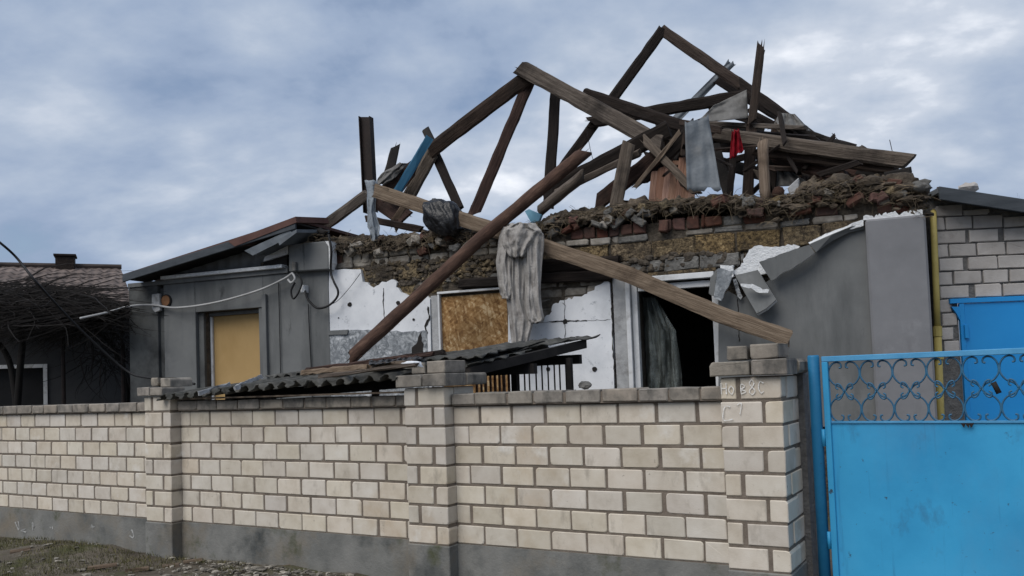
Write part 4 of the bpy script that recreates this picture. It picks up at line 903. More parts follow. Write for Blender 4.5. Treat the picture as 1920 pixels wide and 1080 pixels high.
# ================================================================== broken roof timbers
def beam(name, pts, w, h=None, mat_='wooddark', parent=None, roll=0.0, jag=.045, log=False, wob=.006, taper=1.0, seed=None):
    """one timber along a polyline of world points; w is the width seen from the street, h its depth"""
    rg = random.Random(seed if seed is not None else len(COL.objects)); pts = [Vector(p) for p in pts]
    h = h if h else w*.62
    org = pts[0]; ax = (pts[-1]-pts[0]).normalized(); mid = (pts[0]+pts[-1])/2
    sd = ax.cross((mid-EYE).normalized()).normalized(); up_ = sd.cross(ax).normalized()
    c, s = math.cos(roll), math.sin(roll); sd, up_ = sd*c+up_*s, up_*c-sd*s
    total = sum((b-a).length for a, b in zip(pts[:-1], pts[1:])); stations = []
    for a, b in zip(pts[:-1], pts[1:]):
        k = max(1, int((b-a).length/.13))
        for i in range(k): stations.append(a+(b-a)*(i/k))
    stations.append(pts[-1])
    n = 10 if log else 8; ch = .16
    sec = [(math.cos(2*math.pi*i/n)*.5, math.sin(2*math.pi*i/n)*.5) for i in range(n)] if log else [(-.5+ch, -.5), (.5-ch, -.5), (.5, -.5+ch), (.5, .5-ch), (.5-ch, .5), (-.5+ch, .5), (-.5, .5-ch), (-.5, -.5+ch)]
    m = MB(); K = len(stations); V = []; sl = (rg.uniform(-1.1, 1.1)*(jag > .03), rg.uniform(-1.1, 1.1)*(jag > .03))
    for i, p in enumerate(stations):
        f = 1+(taper-1)*i/max(1, K-1); q = p-org
        for (a, b) in sec:
            e = (rg.uniform(-jag, jag)*.35+a*sl[i > 0]*w) if i in (0, K-1) else 0
            v = q+sd*(a*w*f+rg.uniform(-wob, wob))+up_*(b*(w if log else h)*f+rg.uniform(-wob, wob))+ax*e
            V.append(Vector((v.dot(ax), v.dot(sd), v.dot(up_))))
    F = [(i*n+j, i*n+(j+1) % n, (i+1)*n+(j+1) % n, (i+1)*n+j) for i in range(K-1) for j in range(n)]
    F += [tuple(reversed(range(n))), tuple(range((K-1)*n, K*n))]
    if jag > .03 and w > .05:      # splinters standing out of the broken ends
        xa, xb = min(v.x for v in V), max(v.x for v in V); hh = w if log else h
        for xe, sg in ((xa, -1), (xb, 1)):
            for q in range(rg.choice((0, 1, 2, 3))):
                b0 = len(V); yy, zz_ = rg.uniform(-.42, .42)*w, rg.uniform(-.42, .42)*hh; r0 = rg.uniform(.06, .16)*w; L_ = rg.uniform(.12, .5)*w
                xi = xe-sg*(w*.95+.05); L_ *= .6
                V += [Vector((xi, yy-r0, zz_)), Vector((xi, yy+r0, zz_-r0*.6)), Vector((xi, yy, zz_+r0)), Vector((xe+sg*L_, yy+rg.uniform(-.4, .4)*r0, zz_))]
                F += [(b0, b0+1, b0+3), (b0+1, b0+2, b0+3), (b0+2, b0, b0+3)]
    me = bpy.data.meshes.new(name); me.from_pydata([tuple(v) for v in V], [], F); me.update()
    bm = bmesh.new(); bm.from_mesh(me); bmesh.ops.recalc_face_normals(bm, faces=bm.faces); bm.to_mesh(me); bm.free()
    if log: me.polygons.foreach_set('use_smooth', [True]*len(me.polygons))
    me.materials.append(MT[mat_])
    M = Matrix(((ax.x, sd.x, up_.x, org.x), (ax.y, sd.y, up_.y, org.y), (ax.z, sd.z, up_.z, org.z), (0, 0, 0, 1)))
    return link(name, me, None, parent, M)
def T(P, wpx, mat_='wooddark', name='rafter', parent='frame', bend=False, **k):
    pts = [HOU.at(*P[0]), HOU.at(*P[-1])] if not bend else [HOU.at(*p) for p in P]; w = wpx*pxm((pts[0]+pts[-1])/2)
    return beam(name, pts, w, mat_=mat_, parent=FR if parent == 'frame' else parent, **k)
FR = thing('collapsed_roof_frame', 'collapsed dark timber roof frame standing bare above the broken wall', 'roof frame', HOU.pt(0, 3.0, 1.2))
# front truss
T([(992, 142, 1.0), (880, 222, 1.0), (806, 284, 1.0)], 27, 'woodbrown', h=.09)
T([(812, 284, 1.05), (775, 345, 1.0), (738, 420, .9)], 24, 'woodgrey', h=.10)
T([(976, 127, .92), (1060, 172, .92), (1242, 272, .80)], 30, 'woodgrey', h=.09)
T([(1208, 262, .72), (1262, 318, .6), (1306, 362, .5)], 15, 'woodgrey', 'strut')
T([(994, 150, 1.1), (940, 280, 1.0), (888, 402, .9)], 21, 'woodred', 'strut', h=.09)
T([(1042, 170, 1.2), (1037, 260, 1.2), (1028, 385, 1.1)], 20, 'wooddark', 'strut')
T([(816, 288, 1.15), (838, 335, 1.1), (862, 392, 1.0)], 17, 'wooddark', 'strut')
T([(1095, 176, 1.5), (1190, 205, 1.5), (1288, 240, 1.4)], 23, 'wooddark', 'tie_beam')
# rear truss
T([(1244, 54, 2.4), (1148, 182, 2.4), (1045, 322, 2.3), (1018, 366, 2.2)], 19, 'wooddark', h=.09)
T([(1240, 56, 2.42), (1310, 108, 2.4), (1396, 164, 2.3)], 20, 'woodbrown', h=.09)
T([(1388, 158, 2.2), (1430, 192, 2.2), (1480, 232, 2.1), (1530, 262, 2.0)], 20, 'wooddark', h=.09)
T([(1111, 229, 2.2), (1240, 205, 2.1), (1392, 180, 1.9)], 22, 'wooddark', 'tie_beam')
T([(1330, 205, 2.6), (1470, 228, 2.4), (1560, 262, 2.2), (1600, 276, 2.1)], 13, 'wooddark', 'purlin')
T([(1345, 150, 2.7), (1420, 215, 2.5), (1510, 250, 2.3)], 16, 'wooddark', 'purlin')
# lower fallen members
T([(1038, 356, .9), (1140, 300, .8), (1254, 242, .8)], 33, 'wooddark', 'beam', h=.10)
T([(1040, 362, .82), (1130, 322, .74), (1200, 286, .7)], 13, 'woodgrey', 'beam', h=.10)
T([(1012, 396, .5), (1050, 366, .45), (1094, 328, .4)], 21, 'woodgrey', 'log', log=True)
T([(1178, 272, .55), (1168, 320, .5), (1154, 388, .4)], 24, 'woodgrey', 'strut', h=.12)
T([(1118, 382, .9), (1180, 334, .9), (1238, 288, .9)], 29, 'woodred', 'beam', h=.12)
T([(1196, 344, .95), (1250, 300, .95), (1300, 240, 1.0)], 26, 'wooddark', 'beam', h=.12)
T([(1274, 248, .62), (1230, 298, .6), (1190, 352, .55)], 7, 'woodpale', 'lath')
T([(1292, 232, .9), (1288, 262, .9), (1284, 290, .9)], 17, 'woodbrown', 'strut')
T([(1427, 86, 1.2), (1420, 150, 1.2), (1410, 228, 1.2)], 15, 'woodbrown', 'post', h=.07)
T([(1410, 222, 1.3), (1406, 290, 1.25), (1402, 372, 1.1)], 20, 'woodbrown', 'post')
T([(1378, 246, .9), (1380, 320, .9), (1368, 372, .8)], 12, 'wooddark', 'post')
T([(1430, 264, .35), (1432, 320, .33), (1436, 382, .3)], 20, 'woodpale', 'log', log=True)
T([(1452, 270, 1.2), (1450, 330, 1.1), (1446, 372, 1.0)], 14, 'wooddark', 'post')
T([(1345, 252, 1.0), (1470, 272, .9), (1600, 290, .7), (1704, 303, .5)], 27, 'woodgrey', 'beam', h=.14)
T([(1420, 282, 1.0), (1530, 302, .8), (1680, 316, .6)], 24, 'woodbrown', 'beam', h=.13)
T([(1440, 296, 1.2), (1520, 318, 1.0), (1592, 334, .8)], 22, 'woodred', 'beam', h=.13)
T([(1330, 232, 1.4), (1420, 236, 1.3), (1512, 240, 1.2)], 9, 'woodgrey', 'board', h=.12)
T([(1346, 246, 1.5), (1440, 250, 1.5), (1535, 262, 1.4)], 14, 'wooddark', 'board', h=.12)
T([(1250, 250, 1.9), (1340, 262, 1.8), (1420, 262, 1.8)], 40, 'soot', 'board', h=.05)  # near-black boards paint in the dark of the gap behind the metal sheet
T([(1230, 262, 1.7), (1270, 250, 1.7), (1320, 230, 1.7)], 20, 'soot', 'board', h=.05)
T([(1300, 262, 1.6), (1330, 262, 1.6), (1392, 262, 1.6)], 46, 'soot', 'board', h=.03)
T([(1336, 262, 1.3), (1352, 310, 1.3), (1366, 360, 1.2)], 20, 'soot', 'board', h=.03)
T([(1215, 268, 1.3), (1252, 282, 1.3), (1290, 300, 1.3)], 24, 'soot', 'board', h=.05)
T([(1478, 236, 2.0), (1540, 256, 1.9), (1592, 274, 1.8)], 9, 'soot', 'board')
T([(1660, 330, .5), (1690, 324, .45), (1706, 320, .4)], 13, 'soot', 'board')
T([(1436, 318, 1.5), (1560, 332, 1.3), (1650, 342, 1.1)], 26, 'wooddark', 'board', h=.04)
T([(1448, 300, 1.4), (1540, 318, 1.2), (1640, 326, 1.0)], 20, 'woodred', 'board', h=.04)
T([(1500, 338, 1.3), (1580, 322, 1.2), (1668, 316, 1.1)], 18, 'woodbrown', 'board', h=.04)
T([(1330, 300, 2.2), (1400, 310, 2.1), (1440, 330, 2.0)], 22, 'soot', 'board', h=.04)
T([(1215, 300, 1.9), (1260, 320, 1.9), (1320, 330, 1.8)], 26, 'soot', 'board', h=.04)
rgw = random.Random(77)
for i in range(64):
    if i < 40: x, y = rgw.uniform(1235, 1480), rgw.uniform(225, 360)
    else: x, y = rgw.uniform(1440, 1660), rgw.uniform(285, 345)
    L_ = rgw.uniform(25, 95); a = rgw.gauss(.1, .55) if rgw.random() < .65 else rgw.gauss(1.45, .25); o = rgw.uniform(.7, 2.0)
    T([(x-L_*math.cos(a)/2, y-L_*math.sin(a)/2, o), (x+L_*math.cos(a)/2, y+L_*math.sin(a)/2, o+rgw.uniform(-.4, .4))], rgw.choice((4, 5, 7, 9, 12)), rgw.choice(('wooddark', 'wooddark', 'soot', 'woodbrown', 'woodgrey', 'woodred')), rgw.choice(('lath', 'board')), h=.03, jag=.04)
for (x0, y0, x1, y1) in ((1560, 250, 1600, 278), (1668, 262, 1680, 300), (1100, 240, 1112, 300)):
    m = MB(); q = catmull([HOU.at(x0, y0, 1.2), HOU.at((x0+x1)/2, (y0+y1)/2+6, 1.2), HOU.at(x1, y1, 1.2)], 6); m.tube(q, .004, n=4); m.build('wire', MT['steeldark'], FR)
# left end
T([(608, 424, .6), (650, 394, .6), (692, 362, .7)], 20, 'woodgrey', 'rafter', h=.12)
T([(742, 274, 1.1), (736, 300, 1.1), (728, 330, 1.0)], 15, 'soot', 'strut', taper=1.3)
T([(798, 244, 1.1), (804, 258, 1.1), (812, 272, 1.0)], 15, 'soot', 'strut')
T([(700, 368, .95), (730, 380, .9), (760, 410, .8)], 34, 'woodred', 'board', h=.04)
T([(688, 411, .3), (736, 420, .28), (790, 430, .25)], 13, 'woodbrown', 'board', h=.08)
T([(740, 412, .5), (756, 392, .5), (768, 372, .5)], 12, 'woodpale', 'lath')
T([(884, 440, .5), (880, 420, .5), (876, 404, .6)], 22, 'woodred', 'strut')
# upright steel section with a torn top
m = MB(); P0 = HOU.at(696, 342, .9); px_ = pxm(P0); H = (342-216)*px_; w = 12*px_; sec = [(-w, -.05), (-w+.012, -.05), (-w+.012, -.006), (w-.012, -.006), (w-.012, -.05), (w, -.05), (w, .05), (w-.012, .05), (w-.012, .006), (-w+.012, .006), (-w+.012, .05), (-w, .05)]
topz = lambda a: H*(1.0 if a < -w*.5 else (.975 if a > w*.5 else .92))
m.prism([P0+HOU.d*a+HOU.n*b+Vector((-.02, 0, -.4)) for a, b in sec], [P0+HOU.d*a+HOU.n*b+Vector((-.045, 0, topz(a))) for a, b in sec])
tag(m.build('steel_post', MT['steeldark'], None), 'upright dark steel section with notched top at the left of the wreckage', 'post')

# loose timbers leaning on the front
pole = beam('pole', [HOU.at(1094, 287, .15), HOU.at(900, 448, -.35), HOU.at(655, 674, -1.25)], 25*pxm(HOU.at(880, 470, -.4)), mat_='rust', log=True, wob=.004, jag=.06, taper=.96)
tag(pole, 'long rust-brown pole leaning from the roof down to the shed', 'pole')
plank = beam('plank', [HOU.at(702, 357, -.05), HOU.at(930, 432, -.12), HOU.at(1180, 516, -.24), HOU.at(1345, 588, -.30), HOU.at(1482, 636, -.36)], 29*pxm(HOU.at(1100, 480, -.2)), h=.05, mat_='woodpale', jag=.07, wob=.005)
tag(plank, 'long pale weathered plank slanting across the house front to the gate pillar', 'plank')
bl = beam('blue_board', [HOU.at(806, 258, .75), HOU.at(735, 376, .55)], 15*pxm(HOU.at(770, 320, .7)), h=.03, mat_='blueboard', jag=.015)
tag(bl, 'narrow blue painted board propped beside the left rafter', 'board')
m = MB(); ppoly(m, HOU, [(984, 396), (992, 392), (1015, 402), (1010, 414), (996, 418)], .10, .16); tag(m.build('blue_scrap', MT['bluepale'], None), 'small pale blue scrap above the hanging cloth', 'scrap')

# ---- sheet metal
def sheet(P, mat_, name, label, cat, thick=.003, wave=.02, nx=10, ny=18, o2=None, wfreq=2.5, jag=0):
    (a, b, c, d) = P     # top-left, top-right, bottom-right, bottom-left : (px, py, off)
    m = MB(); G = []; rg = random.Random(len(COL.objects))
    for i in range(ny+1):
        t = i/ny; r_ = []
        for j in range(nx+1):
            s = j/nx; q = [(a[k]*(1-s)+b[k]*s)*(1-t)+(d[k]*(1-s)+c[k]*s)*t for k in range(3)]
            if jag and (i in (0, ny)): q[1] += rg.uniform(-jag, jag)
            o = q[2]+wave*math.sin(s*wfreq*3.14+t*1.3)+wave*.8*noise.noise(Vector((s*3, t*4, wave*99)))
            r_.append(HOU.at(q[0], q[1], o))
        G.append(r_)
    m.grid(G); o = m.build(name, MT[mat_], None, smooth=True, thick=thick); 
    return tag(o, label, cat) if label else o
sheet([(1284, 232, .3), (1328, 218, .35), (1352, 356, .25), (1288, 356, .2)], 'tin', 'metal_sheet', 'bent grey galvanised sheet hanging upright amid the wreckage', 'metal sheet', wave=.05, wfreq=.7, jag=5)
sheet([(1366, 114, 2.8), (1380, 120, 2.85), (1262, 240, 2.5), (1244, 236, 2.5)], 'tin', 'metal_strip', 'narrow galvanised strip poking up behind the right rafter', 'metal strip', wave=.01, jag=4)
sheet([(1338, 198, 1.15), (1400, 168, 1.3), (1403, 222, 1.25), (1306, 230, 1.0)], 'clothdark', 'grey_sacking', 'dirty grey sacking stretched below the upright post', 'cloth', wave=.035, wfreq=1.3, nx=24, ny=24, thick=.006)
sheet([(1462, 212, 1.9), (1490, 214, 1.9), (1520, 246, 1.6), (1448, 238, 1.6)], 'clothdark', 'sacking_scrap', 'small grey sacking scrap on the right slope of the wreckage', 'cloth', wave=.05, wfreq=6, nx=16, ny=12, thick=.008)
sheet([(1448, 312, 1.3), (1478, 318, 1.2), (1520, 346, 1.0), (1452, 350, 1.1)], 'clothdark', 'sacking_piece', 'pale grey sacking lying in the gap beneath the big fallen beam', 'cloth', wave=.05, wfreq=5, nx=14, ny=12, thick=.008)
#LATE
sheet([(1373, 246, .55), (1386, 244, .55), (1394, 284, .5), (1368, 298, .5)], 'redcloth', 'red_cloth', 'small bright red cloth hanging in the dark gap', 'cloth', wave=.05, wfreq=4.5, nx=16, ny=18, thick=.006, jag=4)
# terracotta boards
tb = thing('board_stack', 'reddish terracotta boards standing upright in the wreckage', 'boards', HOU.at(1262, 374, .85))
for i in range(7):
    x = 1222+i*12.2; lean = 6
    t_ = beam('board', [HOU.at(x+lean*1.5, 302-3*abs(i-3)+random.uniform(-4, 4), 1.0), HOU.at(x, 378, .8)], 12.6*pxm(HOU.at(1262, 340, .9)), h=.025, mat_='woodpink', jag=.02, wob=.002, parent=tb)
# loose slab and log end on the wall head
m = MB(); ppoly(m, HOU, [(1476, 352), (1498, 332), (1498, 362), (1484, 372)], .16, .28); tag(m.build('plaster_slab', MT['dirtywhite'], None, bevel=.01), 'pale grey slab of plaster leaning on the wall head', 'slab')
lg = beam('log_end', [HOU.at(1459, 361, .12), HOU.at(1459, 361, .75)], 23*pxm(HOU.at(1459, 361, .2)), mat_='woodred', log=True, jag=.006); tag(lg, 'sawn round log end showing beside the pale upright log', 'log')

# ---- clay, straw and rubble on the wall head
prof = [(556, 430), (620, 446), (690, 446), (760, 440), (830, 436), (920, 430), (1000, 420), (1050, 402), (1120, 392), (1200, 382), (1300, 372), (1380, 370), (1450, 372), (1520, 346), (1600, 330), (1660, 336), (1738, 362)]
def top_y(px):
    for (a, b), (c, d) in zip(prof[:-1], prof[1:]):
        if a <= px <= c: return b+(d-b)*(px-a)/(c-a)
    return prof[-1][1]
m = MB(); G = []; NU = 520
for i in range(NU+1):
    px = 560+(1738-560)*i/NU; r_ = []
    u, zt_ = HOU.uv(px, top_y(px)+6, .45)
    for j in range(49):
        v = .06+j*.05; t = j/48
        bell = min(1, (.35+v*2.2))*(1 if v < .8 else max(0, 1-(v-.8)/1.7))
        z = WTOP-.10+(zt_-WTOP+.10)*bell+.12*noise.noise(Vector((u*2.6, v*3.1, 1)))+.08*noise.noise(Vector((u*7, v*9, 4)))+.05*noise.noise(Vector((u*19, v*19, 2)))
        o = v-.08*noise.noise(Vector((u*5, j*.3, 8)))-.05*noise.noise(Vector((u*16, j*.9, 8)))-(.05 if j < 6 else 0)
        r_.append(HOU.pt(u, z, o))
    G.append(r_)
m.c = []; m.grid(G); m.c = [.5+.9*noise.noise(v*4)+.5*noise.noise(v*17) for v in m.v]
clay = m.build('clay_straw_debris', MT['clay'], None, smooth=False); tag(clay, 'brown heap of clay and straw along the broken wall top', 'debris', kind='stuff')
m = MB(); rg = random.Random(11); m.c = []
for i in range(1700):
    px = rg.uniform(560, 1740); y = top_y(px); big = rg.random()
    dy = rg.betavariate(1.2, 1.8)*(32 if px < 1050 else 22 if px < 1450 else 50); o = rg.uniform(-.03, .7) if dy < 8 else rg.uniform(-.04, .14)
    p = HOU.at(px, y+dy, o); r = rg.choice((.008, .012, .018, .025, .035)) if px < 1440 else rg.choice((.010, .015, .022, .032, .048))
    lump(m, p, r, i*.37, 2 if r > .04 else 1, rg.random(), (rg.uniform(.8, 2.0), rg.uniform(.8, 1.2), rg.uniform(.35, .9)))
tag(m.build('clay_clods', MT['clay'], None), 'loose brown clods scattered over the broken wall top', 'debris', kind='stuff')
m = MB(); m.c = []
for i in range(3600):
    px = rg.uniform(575, 1735); y = top_y(px)+rg.betavariate(1.1, 2.2)*(26 if 1060 < px < 1440 else 36 if px < 1440 else 56)-1
    p = HOU.at(px, y, rg.uniform(-.10, .25)); L = rg.uniform(.03, .16); a = rg.gauss(0, .45) if rg.random() < .85 else rg.gauss(-1.4, .4)
    d = HOU.d*math.cos(a)*rg.choice((1, -1))+Vector((0, 0, math.sin(a)))-HOU.n*rg.uniform(-.2, .5); d.normalize(); r = rg.uniform(.0010, .0026)
    n0 = len(m.v); q = p+d*L*.5+Vector((0, 0, rg.uniform(-.02, .01))); e = p+d*L+Vector((0, 0, -L*.25)); m.tube([p, q, e], r, n=3, cap=False); del m.c[n0:]; k = rg.random(); m.c += [k]*(len(m.v)-n0)
tag(m.build('straw_strands', MT['straw'], None), 'dry straw bristling from the debris on the wall top', 'straw', kind='stuff')
for i in range(64):
    px = rg.uniform(625, 1700); y = top_y(px)+rg.uniform(4, 34 if px < 1450 else 48); p = HOU.uv(px, y, .03); mm_ = rg.choice(('redbrick', 'redbrick', 'greybrick', 'concrete', 'shell')); l_, h_ = rg.uniform(.06, .17), rg.uniform(.05, .09)
    put_brick(HOU, p[0]-l_/2, p[0]+l_/2, p[1]-h_/2, p[1]+h_/2, rg.uniform(-.07, .0), .10, MAS, MT[mm_], name='brick_fragment', kind=mm_, bev=.012, jit=.012, rot=rg.uniform(-.7, .7), skew=.4)
# big clods at the right, dark lump at the left
for (x, y, o, r, lab, mm_) in ((1690, 352, .12, .17, 'large brown clod on the wall head below the end of the big beam', 'clay'), (1640, 352, .10, .15, 'lumpy dark clod left of the largest clod on the right wall head', 'clay'), (1722, 350, .08, .085, 'grey stone at the right end of the wall head', 'concrete'), (1572, 350, .14, .14, 'rounded straw clod above the peeling white insulation', 'clay'), (1340, 378, .1, .12, 'straw clod under the bent galvanised sheet', 'clay'), (578, 428, .2, .10, 'scorched black lump above the left parapet stub', 'soot'), (600, 436, .1, .07, 'smaller scorched lump above the left parapet stub', 'soot')):
    m = MB(); m.c = []; lump(m, HOU.at(x, y, o), r, x*.013, 3, .4, (1.35, 1, .72)); tag(m.build('clod', MT[mm_], None, smooth=True), lab, 'clod', 'clods on the wall head')
for (x, y, w, h, a, mm_, lab) in ((1672, 345, 34, 15, .25, 'redbrick', 'loose red brick tilted on the wall head near the grey stone'), (1500, 395, 40, 16, -.1, 'redbrick', 'dull red brick in the wall head above the white torn insulation'), (1245, 425, 16, 22, .1, 'redbrick', 'upright red brick standing out of the red brick row')):
    p = HOU.uv(x, y, .04); k = pxm(HOU.at(x, y, .04)); b = put_brick(HOU, p[0]-w*k/2, p[0]+w*k/2, p[1]-h*k/2, p[1]+h*k/2, -.02, .12, None, MT[mm_], name='loose_brick', kind=mm_, bev=.01, jit=.006, rot=a)
    tag(b, lab, 'brick', 'loose bricks on the wall head')
m = MB(); m.c = []
for i in range(420):
    px = rg.uniform(690, 935) if i < 320 else rg.uniform(1170, 1400); y = rg.uniform(490, 545)-(px-690)*.05 if i < 320 else rg.uniform(482, 512)-(px-1170)*.06
    lump(m, HOU.at(px, y, .07), rg.choice((.012, .02, .03, .045)), i*.61, 1, rg.random(), (rg.uniform(.9, 1.6), .7, rg.uniform(.6, 1)))
rb = m.build('wall_rubble', MT['rubblemortar'], house); rb['kind'] = 'stuff'
m = MB(); m.c = []
for i in range(130):
    px = rg.uniform(690, 935); lump(m, HOU.at(px, rg.uniform(492, 540)-(px-690)*.05, .06), rg.choice((.015, .025, .04)), i*.43, 1, rg.random(), (rg.uniform(.9, 1.6), .7, rg.uniform(.6, 1)))
rb = m.build('shell_chips', MT['shell'], house); rb['kind'] = 'stuff'
# timber lintels in the wall
for (x0, y0, x1, y1, w) in ((862, 532, 950, 527, 18), (1012, 500, 1160, 492, 26), (1012, 522, 1150, 516, 20)):
    T([(x0, y0, .03), (x1, y1, .03)], w, 'wooddark', 'lintel', house, h=.1)

# ---- hanging grey cloth over the plank
def cloth_strip(m, rows, o, folds, amp, seed, nx=26, ny=44, bulge=.05):
    G = []
    for i in range(ny+1):
        t = i/ny; k = t*(len(rows)-1); a = min(int(k), len(rows)-2); f = k-a
        y = rows[a][0]*(1-f)+rows[a+1][0]*f; xl = rows[a][1]*(1-f)+rows[a+1][1]*f; xr = rows[a][2]*(1-f)+rows[a+1][2]*f; r_ = []
        for j in range(nx+1):
            s = j/nx; ph = s*folds*6.28+seed+3.0*noise.noise(Vector((s*2, t*2.6, seed))); wv = amp*(1.6*(1-abs(math.sin(ph*.5)))**1.4-.5)*(.4+.6*t)+amp*1.1*(1-2*abs(noise.noise(Vector((s*4, t*5, seed+4)))))*.5+amp*.5*noise.noise(Vector((s*11, t*9, seed+7)))
            r_.append(HOU.at(xl+(xr-xl)*s+1.5*noise.noise(Vector((t*6, s*3, seed))), y+3*noise.noise(Vector((s*4, t*3, seed+9))), o-wv+bulge*(2*s-1)**2))
        G.append(r_)
    m.grid(G)
m = MB()
cloth_strip(m, [(425, 944, 968), (445, 936, 966), (490, 930, 962), (530, 934, 964), (552, 938, 964), (560, 941, 960)], -.30, 2, .030, 1.)
cloth_strip(m, [(420, 952, 1000), (450, 948, 998), (500, 950, 992), (560, 950, 990), (600, 954, 1000), (630, 958, 994), (650, 960, 990), (658, 963, 984)], -.27, 3, .035, 2.)
cloth_strip(m, [(418, 968, 1004), (440, 976, 1020), (480, 980, 1018), (530, 984, 1014), (575, 986, 1016), (598, 990, 1021), (605, 994, 1018)], -.33, 2, .035, 3.)
cloth_strip(m, [(418, 960, 1000), (432, 944, 1016), (460, 942, 1000), (482, 956, 984)], -.37, 3, .04, 4., ny=22)
cl_ = m.build('hanging_cloth', MT['cloth'], None, smooth=True, thick=.003); tag(cl_, 'dusty grey garment hanging in folds over the long plank', 'cloth')
m = MB(); cloth_strip(m, [(338, 684, 708), (365, 689, 706), (395, 688, 703), (425, 690, 712), (440, 694, 712), (452, 698, 706)], .02, 2, .03, 6., nx=14, ny=30)
tag(m.build('film_strip', MT['bluefilm'], None, smooth=True, thick=.003), 'crumpled grey-blue plastic strip hanging below the steel section', 'plastic')
m = MB(); cloth_strip(m, [(306, 748, 764), (318, 726, 756), (332, 710, 742), (346, 703, 722)], .62, 2, .03, 7., nx=14, ny=16)
tag(m.build('sacking_fold', MT['clothdark'], None, smooth=True, thick=.005), 'grey sacking bunched beside the blue board', 'cloth')
m = MB(); ppoly(m, HOU, [(712, 352), (738, 326), (790, 286), (776, 330), (744, 372), (716, 380)], .70, .72)
tag(m.build('brown_sheet', MT['woodred'], None), 'dark red-brown sheet behind the blue board', 'sheet')
# ---- black bag on the plank
m = MB(); vs_, fs_ = ICO[5]; c = HOU.at(832, 408, -.08); k = pxm(c); out = []
for v in vs_:
    q = Vector(v); q = Vector([math.copysign(abs(x)**.72, x) for x in q])
    rd = abs(noise.noise(Vector((q.x*2.6+q.z, q.y*1.2, q.z*1.0))))+.35*abs(noise.noise(Vector((q.x*6, q.y*2.5, q.z*2.2))))
    r = 1.08+.12*noise.noise(q*1.5)-.24*rd
    out.append(c+HOU.d*(q.x*37*k*r)+HOU.n*(q.y*.15*r)+Vector((0, 0, 1))*((q.z*32-q.x*10)*k*r))
m.add(out, fs_); bb = m.build('black_bag', MT['blackbag'], None, smooth=True); tag(bb, 'crumpled black plastic wrapped round the left part of the plank', 'plastic')
m = MB(); out = []; c = HOU.at(850, 432, .05)
for v in vs_:
    q = Vector(v); r = 1+.25*noise.noise(q*2.3+Vector((7, 0, 0)))+.08*noise.noise(q*7)
    out.append(c+HOU.d*(q.x*34*k*r)+HOU.n*(q.y*.14*r)+Vector((0, 0, 1))*((q.z*15-q.x*6)*k*r))
m.add(out, fs_); m.build('sag', MT['blackbag'], bb, smooth=True)

# ---- boards and scraps lying on the shed
def roof_pt(px, py, lift=.05):
    lo, hi = -.3, 4.0
    for _ in range(40):
        v = (lo+hi)/2; q = FEN.at(px, py, v)
        if q.z > shed_z(v, (q-FEN.p).dot(FEN.d))+lift: lo = v
        else: hi = v
    return q
sb = [((566, 699, 1.55), (690, 688, 1.75), 8, 'woodpale', 'pale split board on the left of the shed roof'), ((575, 694, 1.7), (812, 664, 2.0), 7, 'woodred', 'long thin brown board reaching toward the boarded window'), ((600, 706, 1.4), (780, 684, 1.7), 6, 'woodgrey', 'grey lath lying across the shed sheets'), ((690, 678, 1.9), (834, 660, 2.0), 7, 'wooddark', 'dark board ending at the window jamb'), ((655, 690, 1.75), (775, 678, 1.85), 5, 'woodpale', 'thin pale lath beside the pole foot')]
for (a, b, w, mm_, lab) in sb:
    o = beam('loose_board', [roof_pt(*a[:2], .07), roof_pt(*b[:2], .11)], w*pxm(roof_pt(*a[:2])), h=.03, mat_=mm_, jag=.05, roll=.2); tag(o, lab, 'board', 'loose boards on the shed roof')
m = MB(); G = []
for i in range(9):
    r_ = []
    for j in range(20):
        q = lerp((692, 676), (792, 664), j/19); r_.append(roof_pt(q[0], q[1]+9*i/8-3*math.sin(j*.9)*(i == 0), .10+.03*noise.noise(Vector((i, j*.5, 2)))))
    G.append(r_)
m.grid(G); tag(m.build('tar_paper', MT['blackbag'], None, thick=.006), 'strip of black roofing felt beside the foot of the pole', 'felt')
m = MB(); lump(m, roof_pt(772, 684, .09), .05, 2, 2, squash=(1.5, 1, .6)); tag(m.build('foam_lump', MT['foam'], None), 'white foam scrap behind the middle pillar cap', 'scrap')
for (a, b, lab) in (((372, 738, .5), (432, 721, .75), 'white trim piece lying at the left end of the shed roof'), ((440, 728, .8), (492, 705, 1.2), 'white trim piece below the yellow boarded window')):
    o = beam('trim_piece', [roof_pt(*a[:2], .035), roof_pt(*b[:2], .035)], .04, h=.012, mat_='dirtywhite', jag=.01); tag(o, lab, 'trim', 'white trim pieces on the shed')
m = MB(); lump(m, FEN.at(1097, 722, REC+.02), .035, 8, 2, squash=(1.3, 1, .8)); tag(m.build('stone', MT['concrete'], None), 'small grey stone on the fence coping below the door', 'stone')

# ---- cables
def cable(pts, r, mat_, label, pl=HOU, name='cable'):
    q = catmull([pl.at(*p) for p in pts], 8); m = MB(); m.tube(q, r, n=6); return tag(m.build(name, MT[mat_], None, smooth=True), label, 'cable')
cable([(-420, 240, -2.2), (-160, 350, -2.2), (-40, 425, -2.2), (0, 455, -2.2), (30, 482, -2.0), (62, 522, -2), (92, 556, -1.8), (135, 602, -1.5), (190, 655, -1.2), (240, 697, -1), (275, 708, -1), (330, 712, -1), (365, 720, -1.1)], .014, 'cable', 'black overhead cable drooping from the top left past the vine')
cable([(150, 597, -.9), (200, 586, -.6), (245, 574, -.3), (288, 572, -.08), (330, 577, -.10), (400, 568, -.12), (480, 546, -.12), (530, 524, -.12), (548, 512, -.14)], .014, 'cablewhite', 'pale cable sagging across the grey wall above the yellow boarded window')
cable([(548, 512, -.14), (553, 522, -.15), (546, 530, -.15), (540, 524, -.14)], .014, 'cablewhite', 'small pale cable curl below the parapet stub')
